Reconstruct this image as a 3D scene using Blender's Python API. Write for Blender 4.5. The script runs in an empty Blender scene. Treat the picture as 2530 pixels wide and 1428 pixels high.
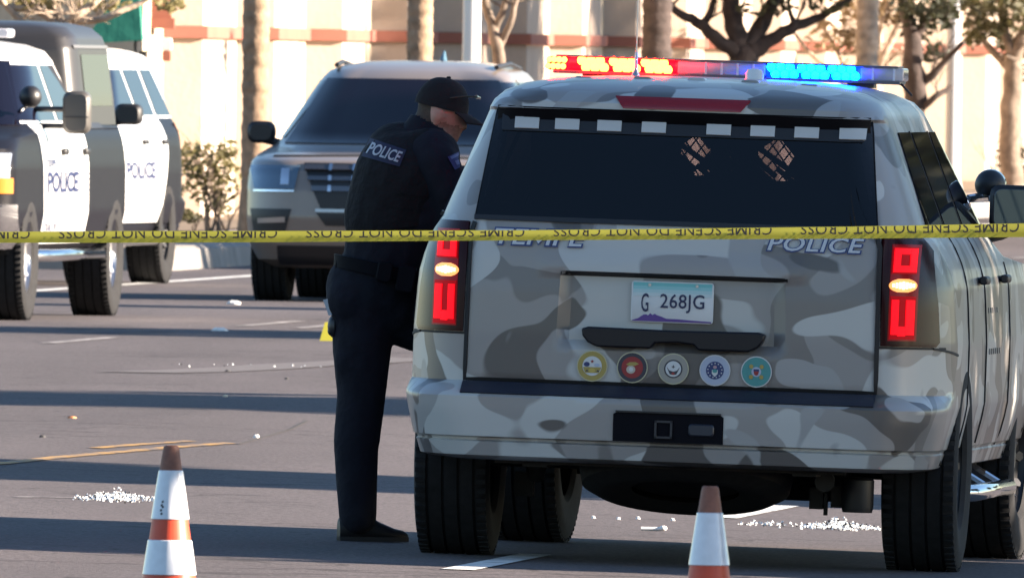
import bpy, bmesh, math, random
import numpy as np
from mathutils import Vector, Matrix
from mathutils.bvhtree import BVHTree

# ------------------------------------------------------------------ camera, sky, sun, exposure
scene = bpy.context.scene
col = scene.collection
PXF, PCX, PCY, ROLL, YH, CAMH = 68289.0, 1265.0, 714.0, 0.015, 140.0, 1.872
PITCH = math.atan((PCY - YH) / PXF)
cam_data = bpy.data.cameras.new('camera')
cam = bpy.data.objects.new('camera', cam_data)
col.objects.link(cam)
scene.camera = cam
cam_data.sensor_fit = 'HORIZONTAL'
cam_data.sensor_width = 36.0
cam_data.lens = PXF / 2530.0 * 36.0
cam_data.clip_start = 5.0
cam_data.clip_end = 6000.0
cam.rotation_mode = 'XYZ'
cam.matrix_world = (Matrix.Translation((0, 0, CAMH)) @ Matrix.Rotation(math.pi / 2 - PITCH, 4, 'X')
                    @ Matrix.Rotation(ROLL, 4, 'Z'))
cam_data.dof.use_dof = True
cam_data.dof.focus_distance = 102.0
cam_data.dof.aperture_fstop = 48.0

SUN_EL, SUN_PHI = math.radians(17.0), math.radians(5.0)      # from the right, a touch behind the camera
to_sun = Vector((math.cos(SUN_EL) * math.cos(SUN_PHI), -math.cos(SUN_EL) * math.sin(SUN_PHI), math.sin(SUN_EL)))
world = bpy.data.worlds.new('World')
scene.world = world
world.use_nodes = True
wn = world.node_tree
sky = wn.nodes.new('ShaderNodeTexSky')
sky.sky_type = 'NISHITA'
sky.sun_disc = False
sky.sun_elevation = SUN_EL
sky.sun_rotation = math.atan2(to_sun.x, to_sun.y)
sky.air_density = 1.0
sky.dust_density = 0.25
sky.ozone_density = 3.0
bg = wn.nodes['Background']
bg.inputs['Strength'].default_value = 0.05
wn.links.new(sky.outputs[0], bg.inputs['Color'])
sun_data = bpy.data.lights.new('sun', 'SUN')
sun_data.energy = 5.0
sun_data.angle = math.radians(0.5)
sun_data.color = (1.0, 0.84, 0.68)
sun = bpy.data.objects.new('sun', sun_data)
col.objects.link(sun)
sun.rotation_mode = 'QUATERNION'
sun.rotation_quaternion = to_sun.to_track_quat('Z', 'Y')
sun.location = (30, 90, 40)
scene.view_settings.view_transform = 'Standard'
scene.view_settings.look = 'None'
scene.view_settings.gamma = 1.0
scene.view_settings.exposure = 2.48
scene.render.engine = 'CYCLES'
scene.cycles.use_denoising = True
scene.cycles.max_bounces = 6
scene.cycles.sample_clamp_indirect = 6.0
scene.cycles.caustics_reflective = False
scene.cycles.caustics_refractive = False
rnd = random.Random(7)

# ------------------------------------------------------------------ pixel directions -> places
def ray(px, py):
    dx, dy = px - PCX, py - PCY
    x = dx * math.cos(ROLL) + dy * math.sin(ROLL)
    y = -dx * math.sin(ROLL) + dy * math.cos(ROLL)
    vx, vy, vz = x / PXF, 1.0, -y / PXF
    c, s = math.cos(PITCH), math.sin(PITCH)
    return Vector((vx, vy * c + vz * s, -vy * s + vz * c))

def at(px, py, Y):
    d = ray(px, py)
    return Vector((0, 0, CAMH)) + d * (Y / d.y)

def hit(px, py, z):
    d = ray(px, py)
    return Vector((0, 0, CAMH)) + d * ((z - CAMH) / d.z)

RHO = math.radians(4.94)
RD = Vector((math.sin(RHO), math.cos(RHO), 0))
RR = Vector((math.cos(RHO), -math.sin(RHO), 0))
RP0 = Vector((-0.164, 100.2, 0))
def uv_of(p):
    q = Vector((p[0], p[1], 0)) - RP0
    return q.dot(RR), q.dot(RD)
def gz_u(u):
    return -0.02 * (u - 0.6) if u > -4.4 else 0.10
def road_pt(u, v, dz=0.0):
    p = RP0 + RR * u + RD * v
    return Vector((p.x, p.y, gz_u(u) + dz))
def ground(px, py):
    z = 0.0
    for _ in range(12):
        p = hit(px, py, z)
        z = gz_u(uv_of(p)[0])
    p.z = z
    return p

# ------------------------------------------------------------------ materials
MATS = {}
def mat(name, color, rough=0.5, metal=0.0, spec=0.5, coat=0.0, emit=None, estr=1.0, noise=0.0, nscale=20.0, bump=0.0, bscale=60.0, trans=0.0):
    if name in MATS:
        return MATS[name]
    m = bpy.data.materials.new(name)
    m.use_nodes = True
    nt = m.node_tree
    b = nt.nodes['Principled BSDF']
    b.inputs['Base Color'].default_value = (*color, 1)
    b.inputs['Roughness'].default_value = rough
    b.inputs['Metallic'].default_value = metal
    b.inputs['Specular IOR Level'].default_value = spec
    b.inputs['Coat Weight'].default_value = coat
    b.inputs['Coat Roughness'].default_value = 0.05
    if trans:
        b.inputs['Transmission Weight'].default_value = trans
    if emit:
        b.inputs['Emission Color'].default_value = (*emit, 1)
        b.inputs['Emission Strength'].default_value = estr
    tc = None
    if noise or bump:
        tc = nt.nodes.new('ShaderNodeTexCoord')
    if noise:
        n = nt.nodes.new('ShaderNodeTexNoise')
        n.inputs['Scale'].default_value = nscale
        n.inputs['Detail'].default_value = 6
        nt.links.new(tc.outputs['Object'], n.inputs['Vector'])
        mr = nt.nodes.new('ShaderNodeMapRange')
        mr.inputs[1].default_value, mr.inputs[2].default_value = 0.3, 0.7
        mr.inputs[3].default_value, mr.inputs[4].default_value = 1 - noise, 1 + noise
        nt.links.new(n.outputs['Fac'], mr.inputs[0])
        vm = nt.nodes.new('ShaderNodeVectorMath')
        vm.operation = 'SCALE'
        vm.inputs[0].default_value = color
        nt.links.new(mr.outputs[0], vm.inputs['Scale'])
        nt.links.new(vm.outputs[0], b.inputs['Base Color'])
    if bump:
        n2 = nt.nodes.new('ShaderNodeTexNoise')
        n2.inputs['Scale'].default_value = bscale
        n2.inputs['Detail'].default_value = 4
        nt.links.new(tc.outputs['Object'], n2.inputs['Vector'])
        bp = nt.nodes.new('ShaderNodeBump')
        bp.inputs['Strength'].default_value = bump
        bp.inputs['Distance'].default_value = 0.02
        nt.links.new(n2.outputs['Fac'], bp.inputs['Height'])
        nt.links.new(bp.outputs[0], b.inputs['Normal'])
    MATS[name] = m
    return m

def camo_material():
    m = bpy.data.materials.new('camouflage_wrap')
    m.use_nodes = True
    nt = m.node_tree
    b = nt.nodes['Principled BSDF']
    b.inputs['Roughness'].default_value = 0.38
    b.inputs['Coat Weight'].default_value = 0.22
    b.inputs['Coat Roughness'].default_value = 0.12
    tc = nt.nodes.new('ShaderNodeTexCoord')
    def layer(prev, colr, off, scale, thr, stretch=(1, 1, 1), dist=0.6):
        mp = nt.nodes.new('ShaderNodeMapping')
        mp.inputs['Location'].default_value = off
        mp.inputs['Scale'].default_value = stretch
        nt.links.new(tc.outputs['Object'], mp.inputs[0])
        n = nt.nodes.new('ShaderNodeTexNoise')
        n.inputs['Scale'].default_value = scale
        n.inputs['Detail'].default_value = 0.35
        n.inputs['Distortion'].default_value = dist
        nt.links.new(mp.outputs[0], n.inputs['Vector'])
        mr = nt.nodes.new('ShaderNodeMapRange')
        mr.interpolation_type = 'SMOOTHSTEP'
        mr.inputs[1].default_value, mr.inputs[2].default_value = thr - 0.009, thr + 0.009
        nt.links.new(n.outputs['Fac'], mr.inputs[0])
        mx = nt.nodes.new('ShaderNodeMix')
        mx.data_type = 'RGBA'
        nt.links.new(mr.outputs[0], mx.inputs[0])
        if isinstance(prev, tuple):
            mx.inputs[6].default_value = (*prev, 1)
        else:
            nt.links.new(prev, mx.inputs[6])
        mx.inputs[7].default_value = (*colr, 1)
        return mx.outputs[2]
    c = (0.27, 0.253, 0.238)
    c = layer(c, (0.17, 0.156, 0.145), (3.1, 0.4, 7.7), 3.3, 0.572, (1, 1, 1.15))
    c = layer(c, (0.45, 0.445, 0.42), (11.3, 5.2, 2.9), 3.1, 0.565, (1, 1, 1.2))
    c = layer(c, (0.095, 0.086, 0.080), (23.0, 9.9, 14.2), 3.4, 0.598, (1, 1, 1.1))
    c = layer(c, (0.31, 0.302, 0.292), (31.0, 3.3, 1.2), 4.2, 0.645)
    geo = nt.nodes.new('ShaderNodeNewGeometry')            # the inside of the shell is dark trim
    mx = nt.nodes.new('ShaderNodeMix'); mx.data_type = 'RGBA'
    nt.links.new(geo.outputs['Backfacing'], mx.inputs[0])
    nt.links.new(c, mx.inputs[6]); mx.inputs[7].default_value = (.008, .008, .010, 1)
    nt.links.new(mx.outputs[2], b.inputs['Base Color'])
    return m

def tint_glass(name, t):
    m = bpy.data.materials.new(name)
    m.use_nodes = True
    nt = m.node_tree
    nt.nodes.remove(nt.nodes['Principled BSDF'])
    tr = nt.nodes.new('ShaderNodeBsdfTransparent'); tr.inputs[0].default_value = (*t, 1)
    gl = nt.nodes.new('ShaderNodeBsdfGlossy'); gl.inputs['Roughness'].default_value = .02
    mx = nt.nodes.new('ShaderNodeMixShader')
    mx.inputs[0].default_value = .045
    nt.links.new(tr.outputs[0], mx.inputs[1]); nt.links.new(gl.outputs[0], mx.inputs[2])
    nt.links.new(mx.outputs[0], nt.nodes['Material Output'].inputs['Surface'])
    return m

# ------------------------------------------------------------------ mesh tools
def link_mesh(name, verts, faces, m=None, parent=None, smooth=True, angle=38.0, mats=None, midx=None):
    me = bpy.data.meshes.new(name)
    me.from_pydata([tuple(v) for v in verts], [], faces)
    me.update()
    if smooth:
        me.shade_smooth()
        me.set_sharp_from_angle(angle=math.radians(angle))
    for k in (mats or ([m] if m else [])):
        me.materials.append(k)
    if midx is not None:
        me.polygons.foreach_set('material_index', midx)
    o = bpy.data.objects.new(name, me)
    col.objects.link(o)
    if parent is not None:
        o.parent = parent
    return o

def tag(o, label=None, cat=None, group=None, kind=None):
    if label: o['label'] = label
    if cat: o['category'] = cat
    if group: o['group'] = group
    if kind: o['kind'] = kind
    return o

def empty(name, loc, rz=0.0, label=None, cat=None, group=None, rot=None):
    o = bpy.data.objects.new(name, None)
    col.objects.link(o)
    o.location = loc
    o.rotation_mode = 'XYZ'
    o.rotation_euler = rot if rot else (0, 0, rz)
    o.empty_display_size = 0.2
    return tag(o, label, cat, group)

def copy_tree(o, parent=None):
    c = o.copy()
    col.objects.link(c)
    c.parent = parent
    for ch in list(o.children):
        copy_tree(ch, c)
    return c

class MB:
    def __init__(s):
        s.v, s.f = [], []
    def add(s, vs, fs):
        b = len(s.v)
        s.v += [Vector(v) for v in vs]
        s.f += [[i + b for i in f] for f in fs]
    def box(s, c, d, rot=None):
        c = Vector(c)
        vs = []
        for x in (-.5, .5):
            for y in (-.5, .5):
                for z in (-.5, .5):
                    p = Vector((x * d[0], y * d[1], z * d[2]))
                    if rot is not None: p = rot @ p
                    vs.append(p + c)
        s.add(vs, [(0, 1, 3, 2), (4, 6, 7, 5), (0, 4, 5, 1), (2, 3, 7, 6), (0, 2, 6, 4), (1, 5, 7, 3)])
    def rbox(s, c, d, r=0.01, rot=None, n=3):
        # box with rounded vertical profile in its x-z outline, extruded along y
        c = Vector(c)
        out = []
        hx, hz = d[0] / 2, d[2] / 2
        r = min(r, hx * .98, hz * .98)
        for k, (sx, sz) in enumerate(((1, 1), (-1, 1), (-1, -1), (1, -1))):
            for i in range(n + 1):
                a = math.pi / 2 * (k + i / n)
                out.append((sx * (hx - r) + r * math.cos(a), sz * (hz - r) + r * math.sin(a)))
        e = min(r * .4, d[1] * .3)
        rings = []
        for yy, sc in ((-d[1] / 2, e), (-d[1] / 2 + e, 0), (d[1] / 2 - e, 0), (d[1] / 2, e)):
            ring = []
            for x, z in out:
                p = Vector((x * (1 - sc / hx), yy, z * (1 - sc / hz)))
                if rot is not None: p = rot @ p
                ring.append(p + c)
            rings.append(ring)
        s.loft(rings, True, True)
    def loft(s, rings, cap0=False, cap1=False, closed=True):
        n = len(rings[0])
        vs = [p for r in rings for p in r]
        fs = []
        for i in range(len(rings) - 1):
            for j in range(n if closed else n - 1):
                a, b = i * n + j, i * n + (j + 1) % n
                fs.append((a, b, b + n, a + n))
        if cap0: fs.append(tuple(range(n - 1, -1, -1)))
        if cap1: fs.append(tuple(range((len(rings) - 1) * n, len(rings) * n)))
        s.add(vs, fs)
    def tube(s, pts, rad, n=8, caps=True):
        pts = [Vector(p) for p in pts]
        if not isinstance(rad, (list, tuple)): rad = [rad] * len(pts)
        rings = []
        ref = None
        for i, p in enumerate(pts):
            t = (pts[min(i + 1, len(pts) - 1)] - pts[max(i - 1, 0)]).normalized()
            if ref is None:
                ref = t.orthogonal().normalized()
            a = (ref - t * ref.dot(t)).normalized()
            ref = a
            b = t.cross(a)
            rings.append([p + (a * math.cos(2 * math.pi * k / n) + b * math.sin(2 * math.pi * k / n)) * rad[i] for k in range(n)])
        s.loft(rings, caps, caps)
    def lathe(s, prof, c=(0, 0, 0), axis='z', n=24, closed=False):
        # prof: (radius, height along axis)
        c = Vector(c)
        rings = []
        for r, h in prof:
            ring = []
            for k in range(n):
                a = 2 * math.pi * k / n
                x, y = r * math.cos(a), r * math.sin(a)
                ring.append(c + (Vector((x, y, h)) if axis == 'z' else Vector((h, x, y)) if axis == 'x' else Vector((x, h, y))))
            rings.append(ring)
        s.loft(rings, not closed, not closed)
    def ball(s, c, r, n=12, m=8, rot=None):
        c = Vector(c)
        r = Vector(r) if not isinstance(r, (int, float)) else Vector((r, r, r))
        rings = []
        for i in range(1, m):
            th = math.pi * i / m
            ring = []
            for k in range(n):
                a = 2 * math.pi * k / n
                p = Vector((math.sin(th) * math.cos(a) * r.x, math.sin(th) * math.sin(a) * r.y, -math.cos(th) * r.z))
                if rot is not None: p = rot @ p
                ring.append(p + c)
            rings.append(ring)
        s.loft(rings, True, True)
    def poly(s, pts, ext):
        # flat outline extruded by vector ext
        n = len(pts)
        ext = Vector(ext)
        vs = [Vector(p) for p in pts] + [Vector(p) + ext for p in pts]
        fs = [tuple(range(n - 1, -1, -1)), tuple(range(n, 2 * n))]
        for i in range(n):
            j = (i + 1) % n
            fs.append((i, j, j + n, i + n))
        s.add(vs, fs)
    def build(s, name, m, parent=None, smooth=True, angle=38.0, fix=True):
        o = link_mesh(name, s.v, s.f, m, parent, smooth, angle)
        if fix:
            bm = bmesh.new(); bm.from_mesh(o.data)
            bmesh.ops.recalc_face_normals(bm, faces=bm.faces[:])
            bm.to_mesh(o.data); bm.free()
        return o

def text_mesh(body, bold=0.0, shear=0.0, spacing=1.0):
    if 'M' in body:                      # a thickened M fills up, so its outline is drawn here instead
        uv, fs = text_mesh(body.replace('M', 'O'), bold, 0.0, spacing)
        comp = list(range(len(uv)))
        def root(i):
            while comp[i] != i:
                comp[i] = comp[comp[i]]; i = comp[i]
            return i
        for f in fs:
            for i in f[1:]: comp[root(i)] = root(f[0])
        groups = {}
        for f in fs: groups.setdefault(root(f[0]), []).append(f)
        order = sorted(groups.values(), key=lambda g: min(uv[i][0] for f in g for i in f))
        chars = [c for c in body if c != ' ']
        box = lambda g, k: (min(uv[i][k] for f in g for i in f), max(uv[i][k] for f in g for i in f))
        ye = [box(g, 1) for g, c in zip(order, chars) if c in 'ETPIN'][0]
        out = []
        for g, c in zip(order, chars):
            if c != 'M':
                out += g
                continue
            x0, x1 = box(g, 0)
            s = .13 + bold * 2.4
            a = s * 1.35
            pts = [(0, 0), (0, 1), (a, 1), (.5, .42 - bold * 3), (1 - a, 1), (1, 1), (1, 0), (1 - s, 0), (1 - s, .70 - bold * 2), (.5, .10 - bold), (s, .70 - bold * 2), (s, 0)]
            b = len(uv)
            uv += [(x0 + (x1 - x0) * p, ye[0] + (ye[1] - ye[0]) * max(0, q)) for p, q in pts]
            q6 = [(0, 1, 10, 11), (1, 2, 3), (1, 3, 10), (3, 9, 10), (3, 8, 9), (3, 5, 8), (3, 4, 5), (5, 6, 7, 8)]
            out += [tuple(b + i for i in f) for f in q6]
        if shear:
            uv = [(a + shear * .22 * b, b) for a, b in uv]
        x0, x1 = min(a for a, b in uv), max(a for a, b in uv)
        return [((a - x0) / (x1 - x0), b) for a, b in uv], out
    c = bpy.data.curves.new('lettering', 'FONT')
    c.body = body
    c.offset = bold
    c.shear = shear
    c.space_character = spacing
    c.resolution_u = 3
    o = bpy.data.objects.new('lettering', c)
    col.objects.link(o)
    dg = bpy.context.evaluated_depsgraph_get()
    me = bpy.data.meshes.new_from_object(o.evaluated_get(dg))
    vs = [v.co.copy() for v in me.vertices]
    fs = [tuple(p.vertices) for p in me.polygons]
    bpy.data.objects.remove(o)
    bpy.data.meshes.remove(me)
    bpy.data.curves.remove(c)
    x0, x1 = min(v.x for v in vs), max(v.x for v in vs)
    y0, y1 = min(v.y for v in vs), max(v.y for v in vs)
    return [((v.x - x0) / (x1 - x0), (v.y - y0) / (y1 - y0)) for v in vs], fs

def boolean(o, cutter, op='DIFFERENCE'):
    md = o.modifiers.new('b', 'BOOLEAN')
    md.operation = op
    md.solver = 'EXACT'
    md.object = cutter
    dg = bpy.context.evaluated_depsgraph_get()
    me = bpy.data.meshes.new_from_object(o.evaluated_get(dg))
    o.modifiers.remove(md)
    old = o.data
    o.data = me
    bpy.data.meshes.remove(old)
    cm = cutter.data
    bpy.data.objects.remove(cutter)
    bpy.data.meshes.remove(cm)

# ------------------------------------------------------------------ car bodies: stacked plan outlines
class Body:
    """keys: rows of (z, half width, y rear, y front, rear corner rx, ry, rear crown, front corner rx, ry, front crown)"""
    def __init__(s, keys, recess=None, dz=0.018, barrel=0.015):
        s.k = np.array(keys, float)
        s.recess = recess
        s.dz = dz
        s.barrel = barrel
    def L(s, z):
        return [float(np.interp(z, s.k[:, 0], s.k[:, i])) for i in range(1, 10)]
    def rear(s, x, z):
        w, yr, yf, rx, ry, cr, fx, fy, cf = s.L(z)
        ax = min(abs(x), w)
        x0 = w - rx
        if ax <= x0:
            y = yr + cr * (ax / w) ** 2
        else:
            ph = math.asin(min(1, (ax - x0) / rx))
            y = yr + cr * (x0 / w) ** 2 + ry * (1 - math.cos(ph))
        if s.recess: y += s.recess(x, z)
        return Vector((x, y, z))
    def front(s, x, z):
        w, yr, yf, rx, ry, cr, fx, fy, cf = s.L(z)
        ax = min(abs(x), w)
        x0 = w - fx
        if ax <= x0:
            y = yf - cf * (ax / w) ** 2
        else:
            ph = math.asin(min(1, (ax - x0) / fx))
            y = yf - cf * (x0 / w) ** 2 - fy * (1 - math.cos(ph))
        return Vector((x, y, z))
    def side(s, y, z, sg=1):
        w, yr, yf, rx, ry, cr, fx, fy, cf = s.L(z)
        yb = yr + cr * ((w - rx) / w) ** 2
        ye = yf - cf * ((w - fx) / w) ** 2
        ym, hl = (yr + yf) / 2, (yf - yr) / 2
        bar = lambda yy: w * (1 - s.barrel * ((yy - ym) / hl) ** 2) if hl > 0 else w
        if y < yb + ry:
            c = max(-1, min(1, 1 - (y - yb) / ry))
            x = (w - rx) + rx * math.sin(math.acos(c))
        elif y > ye - fy:
            c = max(-1, min(1, 1 - (ye - y) / fy))
            x = (w - fx) + fx * math.sin(math.acos(c))
        else:
            x = w
        return Vector((sg * x, y, z))
    def ring(s, z, nR=34, nC=10, nS=46, nF=14):
        w, yr, yf, rx, ry, cr, fx, fy, cf = s.L(z)
        h = []
        x0 = w - rx
        for i in range(nR):
            h.append(s.rear(x0 * i / nR, z))
        for i in range(nC):
            ph = math.pi / 2 * i / nC
            p = s.rear(x0 + rx * math.sin(ph) * 0.99999, z)
            h.append(Vector((p.x, yr + cr * (x0 / w) ** 2 + ry * (1 - math.cos(ph)), z)))
        ya = yr + cr * (x0 / w) ** 2 + ry
        yb = yf - cf * ((w - fx) / w) ** 2 - fy
        for i in range(nS):
            h.append(Vector((w, ya + (yb - ya) * i / nS, z)))
        for i in range(nC):
            ph = math.pi / 2 * (1 - i / nC)
            h.append(Vector((w - fx + fx * math.sin(ph), yf - cf * ((w - fx) / w) ** 2 - fy * (1 - math.cos(ph)), z)))
        for i in range(nF + 1):
            h.append(s.front((w - fx) * (1 - i / nF), z))
        m = [Vector((-p.x, p.y, p.z)) for p in h[1:-1]][::-1]
        return h + m
    def mesh(s, name, m, parent, z0=None, z1=None):
        z0 = s.k[0, 0] if z0 is None else z0
        z1 = s.k[-1, 0] if z1 is None else z1
        zs = set([round(float(z), 4) for z in s.k[:, 0] if z0 <= z <= z1])
        n = int((z1 - z0) / s.dz)
        for i in range(n + 1):
            z = z0 + (z1 - z0) * i / n
            if min(abs(z - q) for q in zs) > s.dz * .45: zs.add(round(z, 4))
        mb = MB()
        mb.loft([s.ring(z) for z in sorted(zs)], True, True)
        return mb.build(name, m, parent, angle=32)
    def nrm(s, fn, a, b, *e):
        d = 0.004
        p = fn(a, b, *e)
        n = (fn(a + d, b, *e) - fn(a - d, b, *e)).cross(fn(a, b + d, *e) - fn(a, b - d, *e))
        return p, n.normalized()
    def out(s, fn, a, b, off, *e):
        p, n = s.nrm(fn, a, b, *e)
        c = Vector((0, (s.k[0, 2] + s.k[0, 3]) / 2, 0.9))
        if fn == s.rear: ok = n.y < 0
        elif fn == s.front: ok = n.y > 0
        else: ok = n.x * p.x > 0
        return p + n * (off if ok else -off)
    def patch(s, fn, zs, lo, hi, n, off, depth, *e):
        """panel lying on the surface between lo(z) and hi(z)"""
        mb = MB()
        g = []
        for z in zs:
            a, b = lo(z), hi(z)
            g.append([s.out(fn, a + (b - a) * j / n, z, off, *e) for j in range(n + 1)])
        gb = []
        for z in zs:
            a, b = lo(z), hi(z)
            gb.append([s.out(fn, a + (b - a) * j / n, z, off - depth, *e) for j in range(n + 1)])
        mb.loft(g, closed=False)
        m = len(zs)
        rim = [(0, j) for j in range(n + 1)] + [(i, n) for i in range(1, m)] + [(m - 1, j) for j in range(n - 1, -1, -1)] + [(i, 0) for i in range(m - 2, 0, -1)]
        mb.loft([[g[i][j] for i, j in rim], [gb[i][j] for i, j in rim]])
        return mb
    def ribbon(s, fn, pts, wd, off, depth=0.008, *e):
        """thin raised strip along a polyline given in surface coordinates"""
        mb = MB()
        fine = []
        for (a0, b0), (a1, b1) in zip(pts[:-1], pts[1:]):
            k = max(1, int(math.hypot(a1 - a0, b1 - b0) / 0.05))
            fine += [(a0 + (a1 - a0) * i / k, b0 + (b1 - b0) * i / k) for i in range(k)]
        fine.append(pts[-1])
        rings = []
        for i, (a, b) in enumerate(fine):
            a0, b0 = fine[max(0, i - 1)]
            a1, b1 = fine[min(len(fine) - 1, i + 1)]
            l = math.hypot(a1 - a0, b1 - b0) or 1
            na, nb = -(b1 - b0) / l * wd / 2, (a1 - a0) / l * wd / 2
            rings.append([s.out(fn, a + na, b + nb, off - depth, *e), s.out(fn, a + na, b + nb, off, *e),
                          s.out(fn, a - na, b - nb, off, *e), s.out(fn, a - na, b - nb, off - depth, *e)])
        mb.loft(rings, True, True)
        return mb

def lin(*pts):
    zs, xs = [p[0] for p in pts], [p[1] for p in pts]
    return lambda z: float(np.interp(z, zs, xs))
def frange(a, b, n):
    return [a + (b - a) * i / n for i in range(n + 1)]

M_BLACK = mat('black_plastic', (0.012, 0.012, 0.014), 0.45)
M_GLOSSBLACK = mat('gloss_black_trim', (0.007, 0.007, 0.011), 0.35, spec=0.3)
M_RUBBER = mat('tyre_rubber', (0.014, 0.014, 0.015), 0.8, spec=0.25, noise=0.25, nscale=30)
M_CHROME = mat('chrome', (0.75, 0.75, 0.76), 0.08, 1.0)
M_STEEL = mat('brushed_steel', (0.42, 0.42, 0.43), 0.32, 1.0)
M_GLASS = mat('tinted_glass', (0.004, 0.003, 0.007), 0.02, spec=0.34)
M_SEAM = mat('panel_gap', (0.006, 0.006, 0.007), 0.7)
M_UNDER = mat('underbody_grime', (0.012, 0.011, 0.010), 0.85, noise=0.4, nscale=12)
M_WHITEP = mat('white_car_paint', (0.78, 0.78, 0.77), 0.25, coat=0.6)
M_LETTER_BLUE = mat('dark_blue_lettering', (0.012, 0.02, 0.07), 0.4)

def make_wheel(parent, pos, R=0.39, wd=0.27, rim_r=0.225, side=1, rim_mat=None, steer=0.0, name='wheel', grooves=4):
    w = bpy.data.objects.new(name, None)
    col.objects.link(w)
    w.parent = parent
    w.location = pos
    w.rotation_euler = (0, 0, steer)
    h = wd / 2
    prof = [(rim_r * .96, -h * .80), (rim_r + .012, -h * .92), (R * .80, -h * 1.0), (R * .90, -h * .99), (R * .965, -h * .93), (R * .99, -h * .84)]
    gw, gd = 0.0055, 0.009
    for k in range(grooves):
        c = -h * .62 + (h * 1.24) * k / (grooves - 1)
        prof += [(R, c - gw), (R - gd, c - gw * .8), (R - gd, c + gw * .8), (R, c + gw)]
    prof += [(R * .99, h * .84), (R * .965, h * .93), (R * .90, h * .99), (R * .80, h), (rim_r + .012, h * .92), (rim_r * .96, h * .80)]
    mb = MB(); mb.lathe(prof, axis='x', n=56, closed=True)
    # tread blocks: short cross ribs along both shoulders
    for sgn in (-1, 1):
        for k in range(64):
            a = 2 * math.pi * k / 64
            c = Vector((sgn * h * .80, math.cos(a) * R * .992, math.sin(a) * R * .992))
            mb.box(c, (h * .26, 0.018, 0.012), Matrix.Rotation(a - math.pi / 2, 3, 'X'))
    mb.build('tyre', M_RUBBER, w, angle=30)
    o = side
    mr = MB()
    mr.lathe([(rim_r, -h * .8), (rim_r * .97, -h * .5), (rim_r * .95, o * h * .2 if o > 0 else -h * .45), (rim_r * .95, h * .5), (rim_r, h * .8)], axis='x', n=32, closed=True)
    f = o * h * .48
    mr.lathe([(0.0001, f + o * .03), (.05, f + o * .028), (.075, f + o * .006), (rim_r * .55, f + o * .012), (rim_r * .72, f - o * .01), (rim_r * .985, f + o * .018)], axis='x', n=32, closed=True)
    for k in range(8):
        a = 2 * math.pi * k / 8
        mr.tube([(f + o * .03, math.cos(a) * rim_r * .62, math.sin(a) * rim_r * .62), (f - o * .01, math.cos(a) * rim_r * .8, math.sin(a) * rim_r * .8)], .02, 6)
    mr.build('rim', rim_mat or M_BLACK, w)
    return w
# ------------------------------------------------------------------ ground
def asphalt():
    m = bpy.data.materials.new('worn_asphalt')
    m.use_nodes = True
    nt = m.node_tree
    b = nt.nodes['Principled BSDF']
    b.inputs['Roughness'].default_value = 0.85
    b.inputs['Specular IOR Level'].default_value = 0.25
    tc = nt.nodes.new('ShaderNodeTexCoord')
    def noise(scale, detail, stretch):
        mp = nt.nodes.new('ShaderNodeMapping')
        mp.inputs['Rotation'].default_value = (0, 0, RHO)
        mp.inputs['Scale'].default_value = stretch
        nt.links.new(tc.outputs['Object'], mp.inputs[0])
        n = nt.nodes.new('ShaderNodeTexNoise')
        n.inputs['Scale'].default_value = scale
        n.inputs['Detail'].default_value = detail
        nt.links.new(mp.outputs[0], n.inputs['Vector'])
        return n.outputs['Fac']
    def ramp(fac, lo, hi, a, bb):
        mr = nt.nodes.new('ShaderNodeMapRange')
        mr.inputs[1].default_value, mr.inputs[2].default_value = lo, hi
        mr.inputs[3].default_value, mr.inputs[4].default_value = a, bb
        nt.links.new(fac, mr.inputs[0])
        return mr.outputs[0]
    def mul(a, bb):
        k = nt.nodes.new('ShaderNodeMath'); k.operation = 'MULTIPLY'
        nt.links.new(a, k.inputs[0]); nt.links.new(bb, k.inputs[1])
        return k.outputs[0]
    f = ramp(noise(55, 3, (1, .25, 1)), .3, .7, .72, 1.28)
    f = mul(f, ramp(noise(.9, 5, (1, .12, 1)), .3, .7, .86, 1.14))
    f = mul(f, ramp(noise(.12, 3, (1, .3, 1)), .3, .7, .88, 1.12))
    # thin darker cracks running across the lanes
    w = nt.nodes.new('ShaderNodeTexVoronoi'); w.feature = 'DISTANCE_TO_EDGE'
    mp = nt.nodes.new('ShaderNodeMapping'); mp.inputs['Scale'].default_value = (.05, .16, 1)
    nz = nt.nodes.new('ShaderNodeTexNoise'); nz.inputs['Scale'].default_value = 1.4
    nt.links.new(tc.outputs['Object'], nz.inputs['Vector'])
    va = nt.nodes.new('ShaderNodeVectorMath'); va.operation = 'ADD'
    nt.links.new(tc.outputs['Object'], va.inputs[0]); nt.links.new(nz.outputs['Color'], va.inputs[1])
    nt.links.new(va.outputs[0], mp.inputs[0]); nt.links.new(mp.outputs[0], w.inputs['Vector'])
    w.inputs['Scale'].default_value = 1.0
    f = mul(f, ramp(w.outputs['Distance'], .002, .010, .55, 1.0))
    vm = nt.nodes.new('ShaderNodeVectorMath'); vm.operation = 'SCALE'
    vm.inputs[0].default_value = (.088, .077, .080)
    nt.links.new(f, vm.inputs['Scale'])
    nt.links.new(vm.outputs[0], b.inputs['Base Color'])
    bp = nt.nodes.new('ShaderNodeBump'); bp.inputs['Strength'].default_value = .5; bp.inputs['Distance'].default_value = .01
    nt.links.new(noise(120, 2, (1, 1, 1)), bp.inputs['Height']); nt.links.new(bp.outputs[0], b.inputs['Normal'])
    return m
M_ASPH = asphalt()
us = [-600, -60, -20, -4.4, -4.0, 0.6, 8, 14, 60, 600]
vs_ = [-400, -60, 0, 60, 200, 400, 800, 2500]
vv, ff = [], []
for v in vs_:
    for u in us:
        p = road_pt(max(-30, min(u, 14)), v)
        q = RP0 + RR * u + RD * v
        vv.append((q.x, q.y, p.z))
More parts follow.
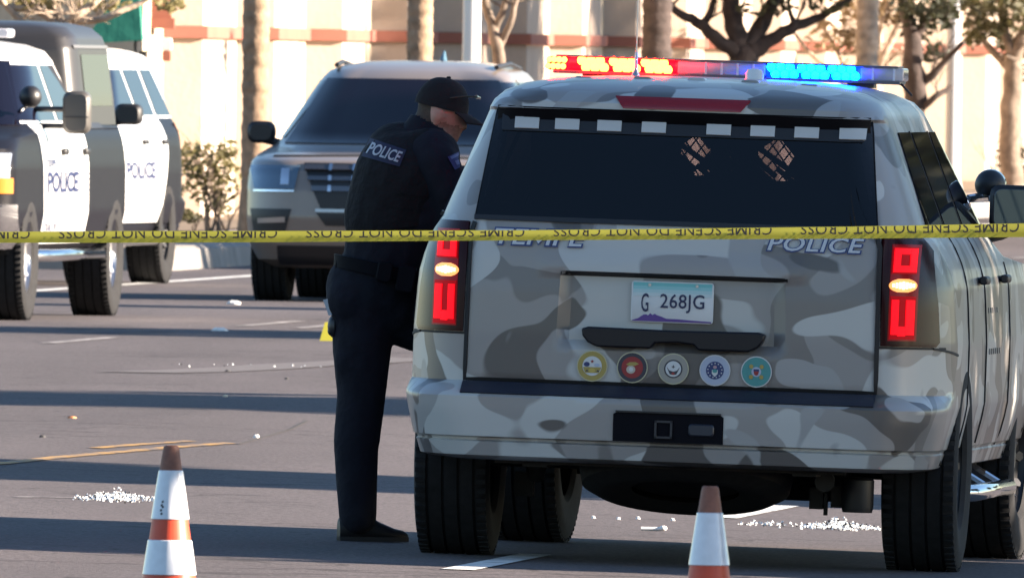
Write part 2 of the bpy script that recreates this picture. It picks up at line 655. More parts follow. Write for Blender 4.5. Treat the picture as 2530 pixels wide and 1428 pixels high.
for i in range(len(vs_) - 1):
    for j in range(len(us) - 1):
        a = i * len(us) + j
        ff.append((a, a + 1, a + 1 + len(us), a + len(us)))
tag(link_mesh('road', vv, ff, M_ASPH, smooth=False), kind='structure')
# ------------------------------------------------------------------ road markings
def worn(name, c, wear=.45):
    m = bpy.data.materials.new(name); m.use_nodes = True
    nt = m.node_tree; b = nt.nodes['Principled BSDF']; b.inputs['Roughness'].default_value = .7
    tc = nt.nodes.new('ShaderNodeTexCoord'); n = nt.nodes.new('ShaderNodeTexNoise')
    n.inputs['Scale'].default_value = 9; n.inputs['Detail'].default_value = 8
    nt.links.new(tc.outputs['Object'], n.inputs['Vector'])
    mr = nt.nodes.new('ShaderNodeMapRange'); mr.inputs[1].default_value, mr.inputs[2].default_value = wear, wear + .12
    nt.links.new(n.outputs['Fac'], mr.inputs[0])
    mx = nt.nodes.new('ShaderNodeMix'); mx.data_type = 'RGBA'
    mx.inputs[6].default_value = (.10, .085, .08, 1); mx.inputs[7].default_value = (*c, 1)
    nt.links.new(mr.outputs[0], mx.inputs[0]); nt.links.new(mx.outputs[2], b.inputs['Base Color'])
    return m
M_LINE = worn('worn_white_line', (.60, .60, .58), .34)
M_LINE2 = worn('faint_white_line', (.34, .32, .31), .46)
M_YEL = worn('worn_yellow_line', (.36, .20, .045), .42)
def marking(name, pts, w, m, dz=.004):
    vs, fs = [], []
    for i, p in enumerate(pts):
        t = (pts[min(i + 1, len(pts) - 1)] - pts[max(0, i - 1)]); t.z = 0; t.normalize()
        n = Vector((t.y, -t.x, 0)) * w / 2
        for q in (p - n, p + n):
            vs.append((q.x, q.y, gz_u(uv_of(q)[0]) + dz))
    for i in range(len(pts) - 1):
        fs.append((2 * i, 2 * i + 1, 2 * i + 3, 2 * i + 2))
    return tag(link_mesh(name, vs, fs, m, smooth=False), kind='structure')
for k in range(-1, 22):
    marking('lane_dash', [road_pt(0, 12.2 * k + d) for d in (-.2, 1.5, 3.1)], .12, M_LINE)
for k in range(-2, 20):
    marking('lane_dash', [road_pt(-8.35, 66.0 + 12.2 * k + d) for d in (0, 2, 4.0)], .11, M_LINE2)
marking('edge_line', [road_pt(-12.15, v) for v in range(20, 330, 10)], .15, M_LINE)
marking('yellow_line', [ground(*q) for q in ((-700, 1195), (0, 1146), (150, 1130), (300, 1117), (450, 1104), (575, 1095))], .085, M_YEL)
marking('yellow_line', [ground(*q) for q in ((235, 1108), (330, 1100), (420, 1094), (475, 1090))], .07, M_YEL)
marking('scuff_mark', [ground(*q) for q in ((330, 921), (480, 918), (620, 911), (730, 903), (860, 897), (1040, 886))], .45, worn('pale_scuff', (.15, .135, .135), .56))
marking('scuff_mark', [ground(*q) for q in ((40, 1229), (110, 1229), (190, 1231))], .05, M_LINE2)
marking('scuff_mark', [ground(*q) for q in ((740, 812), (800, 806), (850, 801))], .10, M_LINE2)
marking('tar_seam', [ground(*q) for q in ((590, 1098), (660, 1078), (720, 1060), (760, 1040))], .012, mat('tar', (.03, .028, .028), .9))

# ------------------------------------------------------------------ far side: kerb, pavement, dirt, wall
ZL = .10 + .19
M_CONC = mat('kerb_concrete', (.20, .185, .17), .85, noise=.2, nscale=3)
M_DIRT = mat('dry_dirt_and_litter', (.15, .105, .065), .95, noise=.35, nscale=1.5, bump=.6, bscale=4)
kerb = tag(link_mesh('kerb', [road_pt(-13.5, 121.5, -.05), road_pt(-13.2, 121.5, -.05), road_pt(-13.2, 330, -.05), road_pt(-13.5, 330, -.05)], [(0, 1, 2, 3)], M_CONC, smooth=False), kind='structure')
mb = MB()
c, s_ = math.cos(-RHO), math.sin(-RHO)
prof = [(-.15, -.1), (.17, -.1), (.15, .0), (.12, .16), (.07, .19), (-.15, .19)]
L = 3.04
def kp(u, v, z):
    q = RR * u + RD * v
    return Vector((q.x, q.y, z))
mb.loft([[kp(u, v, z) for u, z in prof] for v in (0.006, L - .006)], True, True)
stone = mb.build('kerb_stone', M_CONC, kerb)
stone.location = road_pt(-13.35, 122)
for k in range(1, 66):
    o = stone.copy(); col.objects.link(o); o.parent = kerb; o.location = road_pt(-13.35, 122 + L * k)
def sheet(name, quads, m, kind='structure'):
    vs, fs = [], []
    for q in quads:
        b = len(vs); vs += [tuple(p) for p in q]; fs.append(tuple(range(b, b + len(q))))
    return tag(link_mesh(name, vs, fs, m, smooth=False), kind=kind)
def lp(u, v, dz=0):
    p = RP0 + RR * u + RD * v
    return Vector((p.x, p.y, ZL + dz))
sheet('pavement', [[lp(-15.0, 122, -.004), lp(-13.45, 122, -.004), lp(-13.45, 330, -.004), lp(-15.0, 330, -.004)]], mat('pavement_concrete', (.22, .18, .155), .85, noise=.12, nscale=.8))
sheet('planting_strip', [[lp(-60, 122, .006), lp(-15.0, 122, .006), lp(-15.0, 330, .006), lp(-60, 330, .006)]], M_DIRT)
sheet('planting_strip_edge', [[lp(-60, 122, -.3), lp(-13.4, 122, -.3), lp(-13.4, 122, -.01), lp(-60, 122, .004)]], M_CONC)

# stuccoed wall with wedge-shaped piers and a terracotta band
M_STUC = mat('cream_stucco', (.46, .385, .285), .9, noise=.07, nscale=2, bump=.25, bscale=14)
M_STUC2 = mat('pale_rose_stucco', (.42, .335, .27), .9, noise=.07, nscale=2, bump=.25, bscale=14)  # wall stucco made darker and pinker for the less sunlit pier faces
M_TERRA = mat('terracotta_band', (.27, .10, .07), .85, noise=.15, nscale=2)
wall = empty('stucco_wall_building', lp(-17.2, 160), label='long cream stucco wall building with terracotta band and projecting piers', cat='building')
WO = wall.location.copy()
def wp(u, v, z):
    return RR * (u + 17.2) + RD * (v - 160) + Vector((0, 0, z - ZL))
mb = MB()
mb.loft([[wp(-17.2, 160, z), wp(-26, 160, z), wp(-26, 320, z), wp(-17.2, 320, z)] for z in (ZL - .2, 7.0)], True, True)
mb.build('wall', M_STUC, wall, smooth=False)
PER, PRO = 7.2, .36
BZ0, BZ1 = 2.0, 2.115
def prism(name, outline, z0, z1, m, u0, v0, par):
    mb = MB()
    mb.loft([[RR * a + RD * b + Vector((0, 0, z)) for a, b in outline] for z in (0, z1 - z0)], True, True)
    o = mb.build(name, m, par, smooth=False)
    o.location = wp(u0, v0, z0)
    return o
pier_out = [(-.05, 0), (0, 0), (PRO, .12), (PRO, 2.6), (-.05, 2.6)]
band_out = [(-.05, -.04), (.0, -.05), (PRO + .05, .08), (PRO + .05, 2.65), (-.05, 2.65)]
flat_out = [(-.03, 2.66), (.06, 2.66), (.06, PER - .05), (-.03, PER - .05)]
first = None
for k in range(22):
    v0 = 162.0 + PER * k
    if first is None:
        first = [prism('pier', pier_out, ZL - .1, BZ0 - .002, M_STUC2, -17.2, v0, wall), prism('pier_upper', pier_out, BZ1 + .002, 6.9, M_STUC2, -17.2, v0, wall),
                 prism('cornice_band', band_out, BZ0, BZ1, M_TERRA, -17.2, v0, wall), prism('cornice_band', flat_out, BZ0, BZ1, M_TERRA, -17.2, v0, wall)]
        base = [o.location.copy() for o in first]
    else:
        for o, l in zip(first, base):
            c = o.copy(); col.objects.link(c); c.parent = wall; c.location = l + RD * PER * k
# small wall lamp and corner column near the left end
pA = at(412, 118, 261.5)
mb = MB(); mb.rbox((0, 0, .03), (.10, .12, .12), .02); o = mb.build('wall_lamp', mat('white_plastic', (.7, .7, .7), .35), wall); o.location = pA - WO
mb = MB(); mb.rbox((0, 0, -.08), (.085, .11, .10), .02); o = mb.build('wall_lamp_base', M_TERRA, wall); o.location = pA - WO
colu = at(398, 40, 262.0)
mb = MB(); mb.box((0, 0, 2.3), (.20, .3, 4.6)); mb.box((0, 0, .02), (.26, .36, .1))
o = mb.build('corner_column', M_TERRA, wall, smooth=False); o.location = Vector((colu.x, colu.y, BZ1)) - WO

# neighbouring building and green canopy at the left
pB = at(200, 60, 300)
nb = empty('neighbour_building', (pB.x, pB.y, ZL), rz=-RHO, label='peach building with terracotta roof edge behind the pickup at the left', cat='building')
mb = MB(); mb.box((-4, 4, 1.6), (9.4, 8, 3.2)); mb.build('wall', mat('peach_stucco', (.58, .42, .30), .9, noise=.1, nscale=2), nb, smooth=False)
mb = MB(); mb.box((-4, 4, 3.3), (9.9, 8.6, .25)); mb.build('roof', M_TERRA, nb, smooth=False)
for k in range(4):
    mb = MB(); mb.box((-7 + 2.1 * k, -.02, 1.5), (.9, .08, 1.3)); w = mb.build('window', M_GLASS, nb, smooth=False)
    mb = MB(); mb.box((-7 + 2.1 * k, -.05, .8), (1.05, .12, .08)); mb.build('sill', M_CONC, w, smooth=False)
pC = at(300, 60, 258)
cn = empty('canopy', (pC.x, pC.y, ZL), rz=0, label='dark green canvas canopy beside the end of the stucco wall', cat='canopy')
mb = MB()
zc0 = pC.z - ZL
mb.loft([[Vector((x, y, z)) for x, z in ((-.36, zc0 - .19), (.20, zc0 - .15), (.16, zc0 + .30), (.02, zc0 + .34))] for y in (-.5, .9)], True, True)
mb.build('canvas', mat('green_canvas', (.008, .15, .11), .8, bump=.4, bscale=6), cn)
mb = MB(); mb.box((-.02, .5, zc0 - .75), (.5, .6, 1.0)); mb.build('shaded_stall', mat('dark_stall', (.03, .03, .028), .9), cn, smooth=False)  # dark box standing in for the shaded opening under the canopy
for x, y in ((-.3, -.4), (-.3, .8), (.15, -.4), (.15, .8)):
    mb = MB(); mb.tube([(x, y, 0), (x, y, zc0 - .1)], .025, 8); mb.build('post', M_BLACK, cn)

# ------------------------------------------------------------------ trees and poles
def leaf_mat(name, c, tr=.35):
    m = bpy.data.materials.new(name); m.use_nodes = True
    nt = m.node_tree; b = nt.nodes['Principled BSDF']; b.inputs['Roughness'].default_value = .6
    oi = nt.nodes.new('ShaderNodeTexCoord'); n = nt.nodes.new('ShaderNodeTexNoise'); n.inputs['Scale'].default_value = 2.2
    nt.links.new(oi.outputs['Object'], n.inputs['Vector'])
    mr = nt.nodes.new('ShaderNodeMapRange'); mr.inputs[1].default_value, mr.inputs[2].default_value, mr.inputs[3].default_value, mr.inputs[4].default_value = .3, .7, .6, 1.45
    nt.links.new(n.outputs['Fac'], mr.inputs[0])
    vm = nt.nodes.new('ShaderNodeVectorMath'); vm.operation = 'SCALE'; vm.inputs[0].default_value = c
    nt.links.new(mr.outputs[0], vm.inputs['Scale']); nt.links.new(vm.outputs[0], b.inputs['Base Color'])
    ts = nt.nodes.new('ShaderNodeBsdfTranslucent'); nt.links.new(vm.outputs[0], ts.inputs['Color'])
    mx = nt.nodes.new('ShaderNodeMixShader'); mx.inputs[0].default_value = tr
    nt.links.new(b.outputs[0], mx.inputs[1]); nt.links.new(ts.outputs[0], mx.inputs[2])
    nt.links.new(mx.outputs[0], nt.nodes['Material Output'].inputs['Surface'])
    return m
M_LEAF = leaf_mat('olive_leaves', (.075, .07, .03))
M_LEAF_DK = leaf_mat('dark_leaves', (.032, .036, .018))
M_LEAF_Y = leaf_mat('yellow_green_leaves', (.20, .17, .07))
M_LEAF_DRY = leaf_mat('dry_tan_leaves', (.20, .14, .075))
def leaves(clusters, size, seed, shape=.5):
    """clusters: (centre, radii, count)"""
    r = random.Random(seed)
    vs, fs = [], []
    for c, rad, n in clusters:
        rad = rad if isinstance(rad, (tuple, list)) else (rad, rad, rad)
        for _ in range(n):
            while True:
                p = Vector((r.uniform(-1, 1), r.uniform(-1, 1), r.uniform(-1, 1)))
                if .15 < p.length < 1: break
            p = Vector((p.x * rad[0], p.y * rad[1], p.z * rad[2])) + Vector(c)
            a = Vector((r.gauss(0, 1), r.gauss(0, 1), r.gauss(0, .7))).normalized()
            b = a.orthogonal().normalized(); b = (Matrix.Rotation(r.uniform(0, 6.28), 3, a) @ b)
            k = size * r.uniform(.6, 1.3)
            i = len(vs)
            vs += [p - a * k * .5, p + b * k * shape * .5, p + a * k * .5, p - b * k * shape * .5]
            fs.append((i, i + 1, i + 2, i + 3))
    return vs, fs
def bark(name, c):
    return mat(name, c, .95, noise=.35, nscale=9, bump=.7, bscale=16)
M_BARK_DK, M_BARK, M_BARK_PALE, M_PALM = bark('dark_bark', (.05, .036, .032)), bark('grey_bark', (.17, .13, .10)), bark('pale_bark', (.36, .28, .21)), bark('palm_bark', (.25, .17, .11))
def limb_px(mb, Y, pts, jit=0.0, seed=0, n=8):
    r = random.Random(seed)
    P, R = [], []
    yy = Y
    s = PXF / Y
    for k, (x, y, w) in enumerate(pts):
        p = at(x, y, yy)
        P.append(p); R.append(w / s)
        yy += r.uniform(-jit, jit)
    # soften by midpoint subdivision
    Q, S = [P[0]], [R[0]]
    for a, b, ra, rb in zip(P[:-1], P[1:], R[:-1], R[1:]):
        for t in (.33, .66, 1.0):
            Q.append(a.lerp(b, t) + Vector((r.uniform(-1, 1), r.uniform(-1, 1), r.uniform(-1, 1))) * ra * .25 * (t < 1)); S.append(ra + (rb - ra) * t)
    mb.tube(Q, S, n)
def twigs(mb, start, direction, length, rad, depth, r):
    p = start.copy(); d = direction.normalized()
    P, R = [p.copy()], [rad]
    seg = 4
    for i in range(seg):
        d = (d + Vector((r.uniform(-.35, .35), r.uniform(-.35, .35), r.uniform(-.2, .3)))).normalized()
        p = p + d * length / seg
        P.append(p.copy()); R.append(rad * (1 - .75 * (i + 1) / seg))
        if depth > 0 and r.random() < .85:
            nd = (d + Vector((r.uniform(-1, 1), r.uniform(-1, 1), r.uniform(-.4, .9)))).normalized()
            twigs(mb, p, nd, length * .62, rad * .55, depth - 1, r)
    mb.tube(P, R, 5, caps=False)
def kerb_depth(px, inset=.8):
    # distance at which this direction meets the line of the far pavement
    u0, u1 = uv_of(at(px, 300, 200.0))[0], uv_of(at(px, 300, 300.0))[0]
    return 200.0 + 100.0 * ((-13.4 - inset) - u0) / (u1 - u0)
def plant(name, px, limbs, label, m, clusters=None, leafm=None, lsize=.2, lcount=0, group=None, inset=.8, cat='tree', tw=0, seed=1, extra_twigs=None, Y=None, jit=.15, tlen=.9):
    Y = Y or kerb_depth(px, inset)
    base = at(px, 400, Y)
    root = empty(name, (base.x, base.y, ZL), label=label, cat=cat, group=group)
    r = random.Random(seed)
    mb = MB()
    for k, L_ in enumerate(limbs):
        limb_px(mb, Y, L_, jit, seed * 31 + k)
    # continue the first limb to the soil
    x, y, w = limbs[0][0]
    p = at(x, y, Y); s = PXF / Y
    if p.z > ZL:
        mb.tube([Vector((p.x - (p.x - base.x) * .0, p.y, ZL - .1)), Vector((p.x, p.y, ZL + .15)), p + Vector((0, 0, .02))], [w / s * 1.45, w / s * 1.12, w / s], 10)
    for L_ in limbs[1:] if len(limbs) > 1 else limbs:
        for _ in range(tw):
            i = r.randrange(max(1, len(L_) - 1)); t = r.random()
            a, b = L_[i], L_[min(i + 1, len(L_) - 1)]
            q = at(a[0] + (b[0] - a[0]) * t, a[1] + (b[1] - a[1]) * t, Y)
            twigs(mb, q, Vector((r.uniform(-1, 1), r.uniform(-.6, .6), r.uniform(-.1, 1.2))), tlen * r.uniform(.5, 1.1), a[2] / s * .35, 2, r)
    off = root.location
    mb.v = [v - off for v in mb.v]
    mb.build('trunk', m, root, angle=80)
    if clusters:
        cl = [(at(x, y, Y + r.uniform(-.6, .6)) - off, (rx / s, rx / s * 1.3, rz / s), n) for x, y, rx, rz, n in clusters]
        v, f = leaves(cl, lsize, seed)
        link_mesh('crown', v, f, leafm or M_LEAF, root, smooth=False)
    return root
def palm(px, hw, label, m, inset=.8, top=8.0, seed=3):
    Y = kerb_depth(px, inset); s = PXF / Y
    b = at(px, 400, Y)
    root = empty('palm_tree', (b.x, b.y, ZL), label=label, cat='palm tree', group='palms along the far pavement')
    r = random.Random(seed)
    R = hw / s
    prof = [(R * 1.35, -.1), (R * 1.2, .1), (R * 1.06, .35)]
    z = .4
    while z < top:
        k = 1 + r.uniform(-.05, .07)
        prof += [(R * k, z), (R * (k + .05), z + .06), (R * k * .98, z + .075)]
        z += .12
    mb = MB(); mb.lathe(prof, (0, 0, 0), 'z', 20)
    mb.build('trunk', m, root, angle=60)
    vs, fs = [], []
    for k in range(26):
        a = r.uniform(0, 6.28); el = r.uniform(-.5, 1.1); ln = r.uniform(1.6, 2.3)
        pts = []
        for i in range(9):
            t = i / 8
            d = t * ln
            pts.append(Vector((math.cos(a) * d * math.cos(el * .8), math.sin(a) * d * math.cos(el * .8), top + math.sin(el) * d - .55 * t * t * ln)))
        sd = Vector((-math.sin(a), math.cos(a), 0))
        for i in range(8):
            for sg in (-1, 1):
                for q in (0, .5):
                    p = pts[i].lerp(pts[i + 1], q); n = len(vs); w = .42 * math.sin(math.pi * min(1, (i + q + 1) / 9.5))
                    vs += [p, p + (pts[i + 1] - pts[i]) * .35, p + sd * sg * w + (pts[i + 1] - pts[i]) * .8 - Vector((0, 0, .15))]
                    fs.append((n, n + 1, n + 2))
    link_mesh('crown', vs, fs, M_LEAF, root, smooth=False)
    return root
palm(628, 32, 'brown palm trunk beside the bush, leftmost of the palms', M_PALM, seed=3)
palm(1033, 32, 'tan palm trunk rising behind the dark grey police SUV', M_PALM, seed=4)
palm(1618, 36, 'thick dark trunk behind the red end of the light bar', M_BARK_DK, seed=5)
palm(2138, 27, 'pale smooth trunk behind the blue end of the light bar', M_BARK_PALE, seed=6)
def pole(px, hw, label, m, top):
    Y = kerb_depth(px, .5); s = PXF / Y; b = at(px, 300, Y)
    root = empty('street_lamp', (b.x, b.y, ZL), label=label, cat='street lamp', group='street lamps on the far pavement')
    mb = MB(); mb.lathe([(hw / s * 1.02, -.05), (hw / s, 3), (hw / s * .7, top)], (0, 0, 0), 'z', 20); mb.build('pole', m, root)
    mb = MB(); mb.lathe([(hw / s * 1.8, -.04), (hw / s * 1.8, .12), (hw / s * 1.2, .3)], (0, 0, 0), 'z', 20); mb.build('base', m, root)
    mb = MB(); mb.tube([(0, 0, top - .2), (.6, -.1, top + .1), (1.8, -.2, top + .2)], .04, 8); mb.build('arm', m, root)
    mb = MB(); mb.rbox((2.1, -.2, top + .2), (.7, .25, .12), .05); mb.build('lamp_head', m, root)
pole(1162, 22, 'white lamp pole between the tan palm and the thin tree', mat('white_pole_paint', (.72, .71, .68), .5), 8.5)
pole(2352, 16, 'slim grey lamp pole behind the right side of the camouflage SUV', mat('grey_pole_paint', (.30, .31, .33), .5), 8.5)

plant('street_tree', 1832, [[(1832, 260, 38), (1835, 160, 36), (1832, 112, 36)],
      [(1822, 135, 22), (1762, 88, 17), (1720, 56, 14), (1682, 36, 11), (1656, 12, 9), (1630, -30, 7), (1600, -90, 5)],
      [(1738, 66, 11), (1757, 28, 9), (1770, -20, 7), (1775, -80, 5)], [(1822, 115, 26), (1812, 45, 24), (1800, -20, 20), (1780, -120, 12)],
      [(1850, 120, 24), (1888, 52, 20), (1914, 0, 16), (1930, -60, 12)], [(1850, 130, 22), (1920, 92, 16), (1966, 63, 14), (2030, 42, 10), (2090, 6, 8), (2140, -40, 6)],
      [(1962, 62, 8), (1950, 20, 5), (1945, -30, 4)]], 'dark branching tree directly above the middle of the light bar', M_BARK_DK,
      clusters=[(1780, -60, 160, 40, 500), (1950, -50, 200, 45, 600), (1600, -70, 90, 30, 160), (2040, 10, 60, 25, 40), (1900, 20, 90, 25, 50)], lsize=.13, group='trees along the far pavement', tw=2, seed=11, tlen=.5)
plant('street_tree', 1235, [[(1235, 210, 17), (1228, 110, 15), (1216, 60, 12), (1196, 0, 10), (1180, -60, 8)], [(1232, 125, 9), (1260, 62, 8), (1276, 0, 6), (1290, -60, 5)],
      [(1222, 80, 9), (1246, 20, 8), (1258, -50, 6)]], 'thin grey multi-stemmed tree right of the white lamp pole', M_BARK, clusters=[(1220, -60, 110, 40, 260)], lsize=.12, group='trees along the far pavement', tw=3, seed=12, tlen=.5)
plant('street_tree', 2258, [[(2258, 300, 27), (2260, 220, 28), (2256, 140, 25), (2250, 80, 20), (2236, 20, 16), (2220, -50, 12)], [(2262, 222, 13), (2300, 190, 11), (2334, 152, 8), (2380, 105, 6)],
      [(2262, 280, 10), (2310, 240, 8), (2350, 215, 6)], [(2250, 100, 14), (2290, 50, 11), (2320, 0, 9), (2340, -50, 7)]], 'dark leafy tree left of the slim grey lamp pole', M_BARK_DK,
      clusters=[(2270, 60, 55, 45, 150), (2310, 130, 40, 28, 70), (2290, 10, 90, 35, 240), (2230, -40, 120, 35, 300), (2330, 40, 40, 35, 90)], leafm=M_LEAF_DK, lsize=.12, group='trees along the far pavement', tw=2, seed=13, tlen=.4)
plant('street_tree', 2500, [[(2503, 430, 27), (2498, 300, 25), (2502, 190, 24), (2505, 140, 20)], [(2500, 175, 12), (2455, 130, 10), (2420, 90, 8), (2390, 40, 6)], [(2505, 150, 16), (2530, 80, 13), (2560, 10, 10)],
      [(2502, 150, 13), (2480, 70, 11), (2470, 0, 9), (2465, -50, 7)]], 'olive leafed tree at the far right edge', M_BARK,
      clusters=[(2440, 60, 60, 40, 200), (2500, 110, 50, 35, 130), (2420, 10, 90, 30, 260), (2520, 30, 60, 50, 220), (2400, 100, 25, 25, 40), (2540, 160, 40, 50, 100)], leafm=M_LEAF, lsize=.13, group='trees along the far pavement', tw=3, seed=14, tlen=.5)
plant('bare_tree', 2150, [[(2128, 330, 8), (2150, 230, 9), (2182, 140, 9), (2230, 45, 9), (2262, -40, 7)], [(2150, 215, 6), (2190, 160, 5), (2230, 120, 4)], [(2172, 165, 7), (2170, 90, 6), (2190, 20, 5), (2200, -50, 4)],
      [(2150, 240, 6), (2090, 170, 6), (2060, 110, 5), (2030, 60, 4)], [(2140, 250, 6), (2060, 190, 5), (1990, 120, 5), (1960, 80, 4)]], 'pale bare branches slanting up beside the pale smooth trunk', M_BARK_PALE,
      clusters=[(2110, 20, 60, 40, 120), (2200, 30, 50, 40, 120), (2040, 90, 50, 40, 70), (2090, 100, 30, 40, 60)], leafm=M_LEAF_DRY, lsize=.12, group='trees along the far pavement', tw=6, seed=15, inset=1.6, tlen=.6)
plant('bare_tree', 150, [[(140, 250, 16), (150, 90, 14), (165, 60, 12)], [(165, 62, 11), (195, 36, 10), (235, 8, 8), (290, -40, 6)], [(150, 72, 11), (95, 25, 10), (45, -20, 7)], [(170, 58, 10), (260, 46, 9), (330, 16, 7), (400, -20, 5)],
      [(155, 60, 9), (130, 20, 8), (150, -30, 6)], [(95, 25, 8), (30, 20, 7), (-30, -10, 5)], [(60, 60, 9), (20, 20, 8), (-10, -20, 6)]], "bare pale branched tree above the pickup's camper shell", M_BARK_PALE,
      clusters=[(250, 10, 80, 20, 60), (420, 10, 40, 20, 40), (80, 10, 80, 25, 70)], leafm=M_LEAF_Y, lsize=.11, group='trees along the far pavement', tw=4, seed=16, Y=246, tlen=.6)
# bushes
def bush(name, px, py, Y, clusters, label, m, size, seed, stems=7, h=.7):
    b = at(px, py, Y); root = empty(name, (b.x, b.y, ZL), label=label, cat='bush')
    r = random.Random(seed); mb = MB(); s = PXF / Y
    for k in range(stems):
        twigs(mb, Vector((r.uniform(-.1, .1), r.uniform(-.1, .1), -.02)), Vector((r.uniform(-.5, .5), r.uniform(-.5, .5), 1)), h * r.uniform(.7, 1.2), .016, 2, r)
    mb.build('stem', M_BARK, root, angle=80)
    cl = [(at(x, y, Y + r.uniform(-.2, .2)) - root.location, (rx / s, rx / s * 1.2, rz / s), n) for x, y, rx, rz, n in clusters]
    v, f = leaves(cl, size, seed); link_mesh('foliage', v, f, m, root, smooth=False)
bush('bush', 540, 545, 243, [(510, 400, 75, 55, 200), (480, 450, 50, 55, 90), (560, 440, 40, 60, 90), (530, 500, 45, 35, 40), (470, 380, 35, 30, 40), (560, 365, 30, 25, 30)], 'sparse yellow-green bush left of the leftmost palm trunk', M_LEAF_Y, .085, 21, 9, .6)
bush('bush', 2500, 560, 338, [(2480, 480, 45, 60, 300), (2520, 460, 40, 70, 300), (2500, 390, 40, 40, 120), (2450, 520, 20, 30, 60)], 'dark bush at the right edge above the SUV door mirror', M_LEAF_DK, .10, 22, 7, .6)
bush('bush', 455, 548, 240, [(450, 530, 30, 16, 90), (480, 540, 25, 12, 60)], 'low green weeds at the foot of the yellow-green bush', M_LEAF, .06, 23, 1, .12)
# shade trees on the near side, right of the picture: their long shadows cross the road
def shade_tree(first, Y, x, cz, rad, n, seed, lsize=.42):
    root = empty('shade_tree', (x, Y, gz_u(14)), label=first, cat='tree', group='shade trees on the right kerb')
    mb = MB(); r = random.Random(seed)
    mb.tube([(0, 0, -.1), (.05, 0, 1.2), (-.05, .1, cz - 1.0), (0, 0, cz)], [.26, .2, .17, .1], 10)
    for k in range(7):
        a = 6.28 * k / 7
        mb.tube([(0, 0, cz - 1.2), (math.cos(a) * rad[0] * .4, math.sin(a) * rad[1] * .4, cz - .2), (math.cos(a) * rad[0] * .75, math.sin(a) * rad[1] * .75, cz + .3)], [.1, .06, .03], 6)
    mb.build('trunk', M_BARK, root, angle=80)
    cl = []
    for k in range(22):
        while True:
            q = Vector((r.uniform(-1, 1), r.uniform(-1, 1), r.uniform(-1, 1)))
            if q.length < 1: break
        cl.append(((q.x * rad[0] * .75, q.y * rad[1] * .8, cz + q.z * rad[2] * .72), (rad[0] * .4, rad[1] * .3, rad[2] * .4), n // 22))
    v, f = leaves(cl, lsize, seed, .8); link_mesh('crown', v, f, M_LEAF_DK, root, smooth=False)
def sx_(Y, u): return (RP0 + RR * u + RD * (Y - 100.2)).x
for k, (Y, u, cz, rad, n) in enumerate([(87.0, 7.5, 12.5, (6.5, 3.6, 3.8), 2000), (77.0, 11.5, 3.7, (3, 3.6, 2.8), 3600), (102.6, 12.5, 4.6, (3.2, 3.2, 2.9), 3800), (116.4, 13, 5.4, (3, 2.7, 2.6), 2600), (139.0, 13, 5.6, (3, 3.9, 2.7), 3000), (172.3, 13, 6.3, (3, 2.7, 2.6), 2200),  # first entry: unseen tree added for its reflection in the rear window
                              (190.0, 13, 6.6, (2.4, 1.0, 2.4), 900), (196.5, 13, 6.8, (2.4, 1.6, 2.4), 1000), (286.5, 13, 11.0, (4, 6.5, 3.8), 5200), (296.0, 13, 10.8, (4, 5.0, 3.4), 3000), (308.0, 13, 11, (4, 4.5, 3.4), 3000), (240.0, 13, 8.0, (2, 1.2, 2), 500), (227.0, 13, 8.4, (2.4, 3.4, 2), 1800)]):
    shade_tree(['high crowned tree on the right whose branches show in the rear window', 'shade tree on the right kerb beside the two cones, outside the picture', 'tall shade tree on the right kerb beside the camouflage SUV', 'tall shade tree just past the camouflage SUV, outside the picture', 'broad shade tree whose shadow crosses the road by the yellow lines', 'shade tree whose shadow crosses the road by the evidence marker', 'narrow shade tree whose thin shadow falls before the pickup', 'narrow shade tree whose thin shadow falls by the dark grey SUV', 'first of three tall trees that shade the stucco wall', 'second of three tall trees that shade the stucco wall', 'third of three tall trees that shade the stucco wall', 'small tall-stemmed tree opposite the yellow-green bush', 'shade tree whose shadow falls on the far kerb'][k], Y, sx_(Y, u), cz, rad, n, 40 + k)

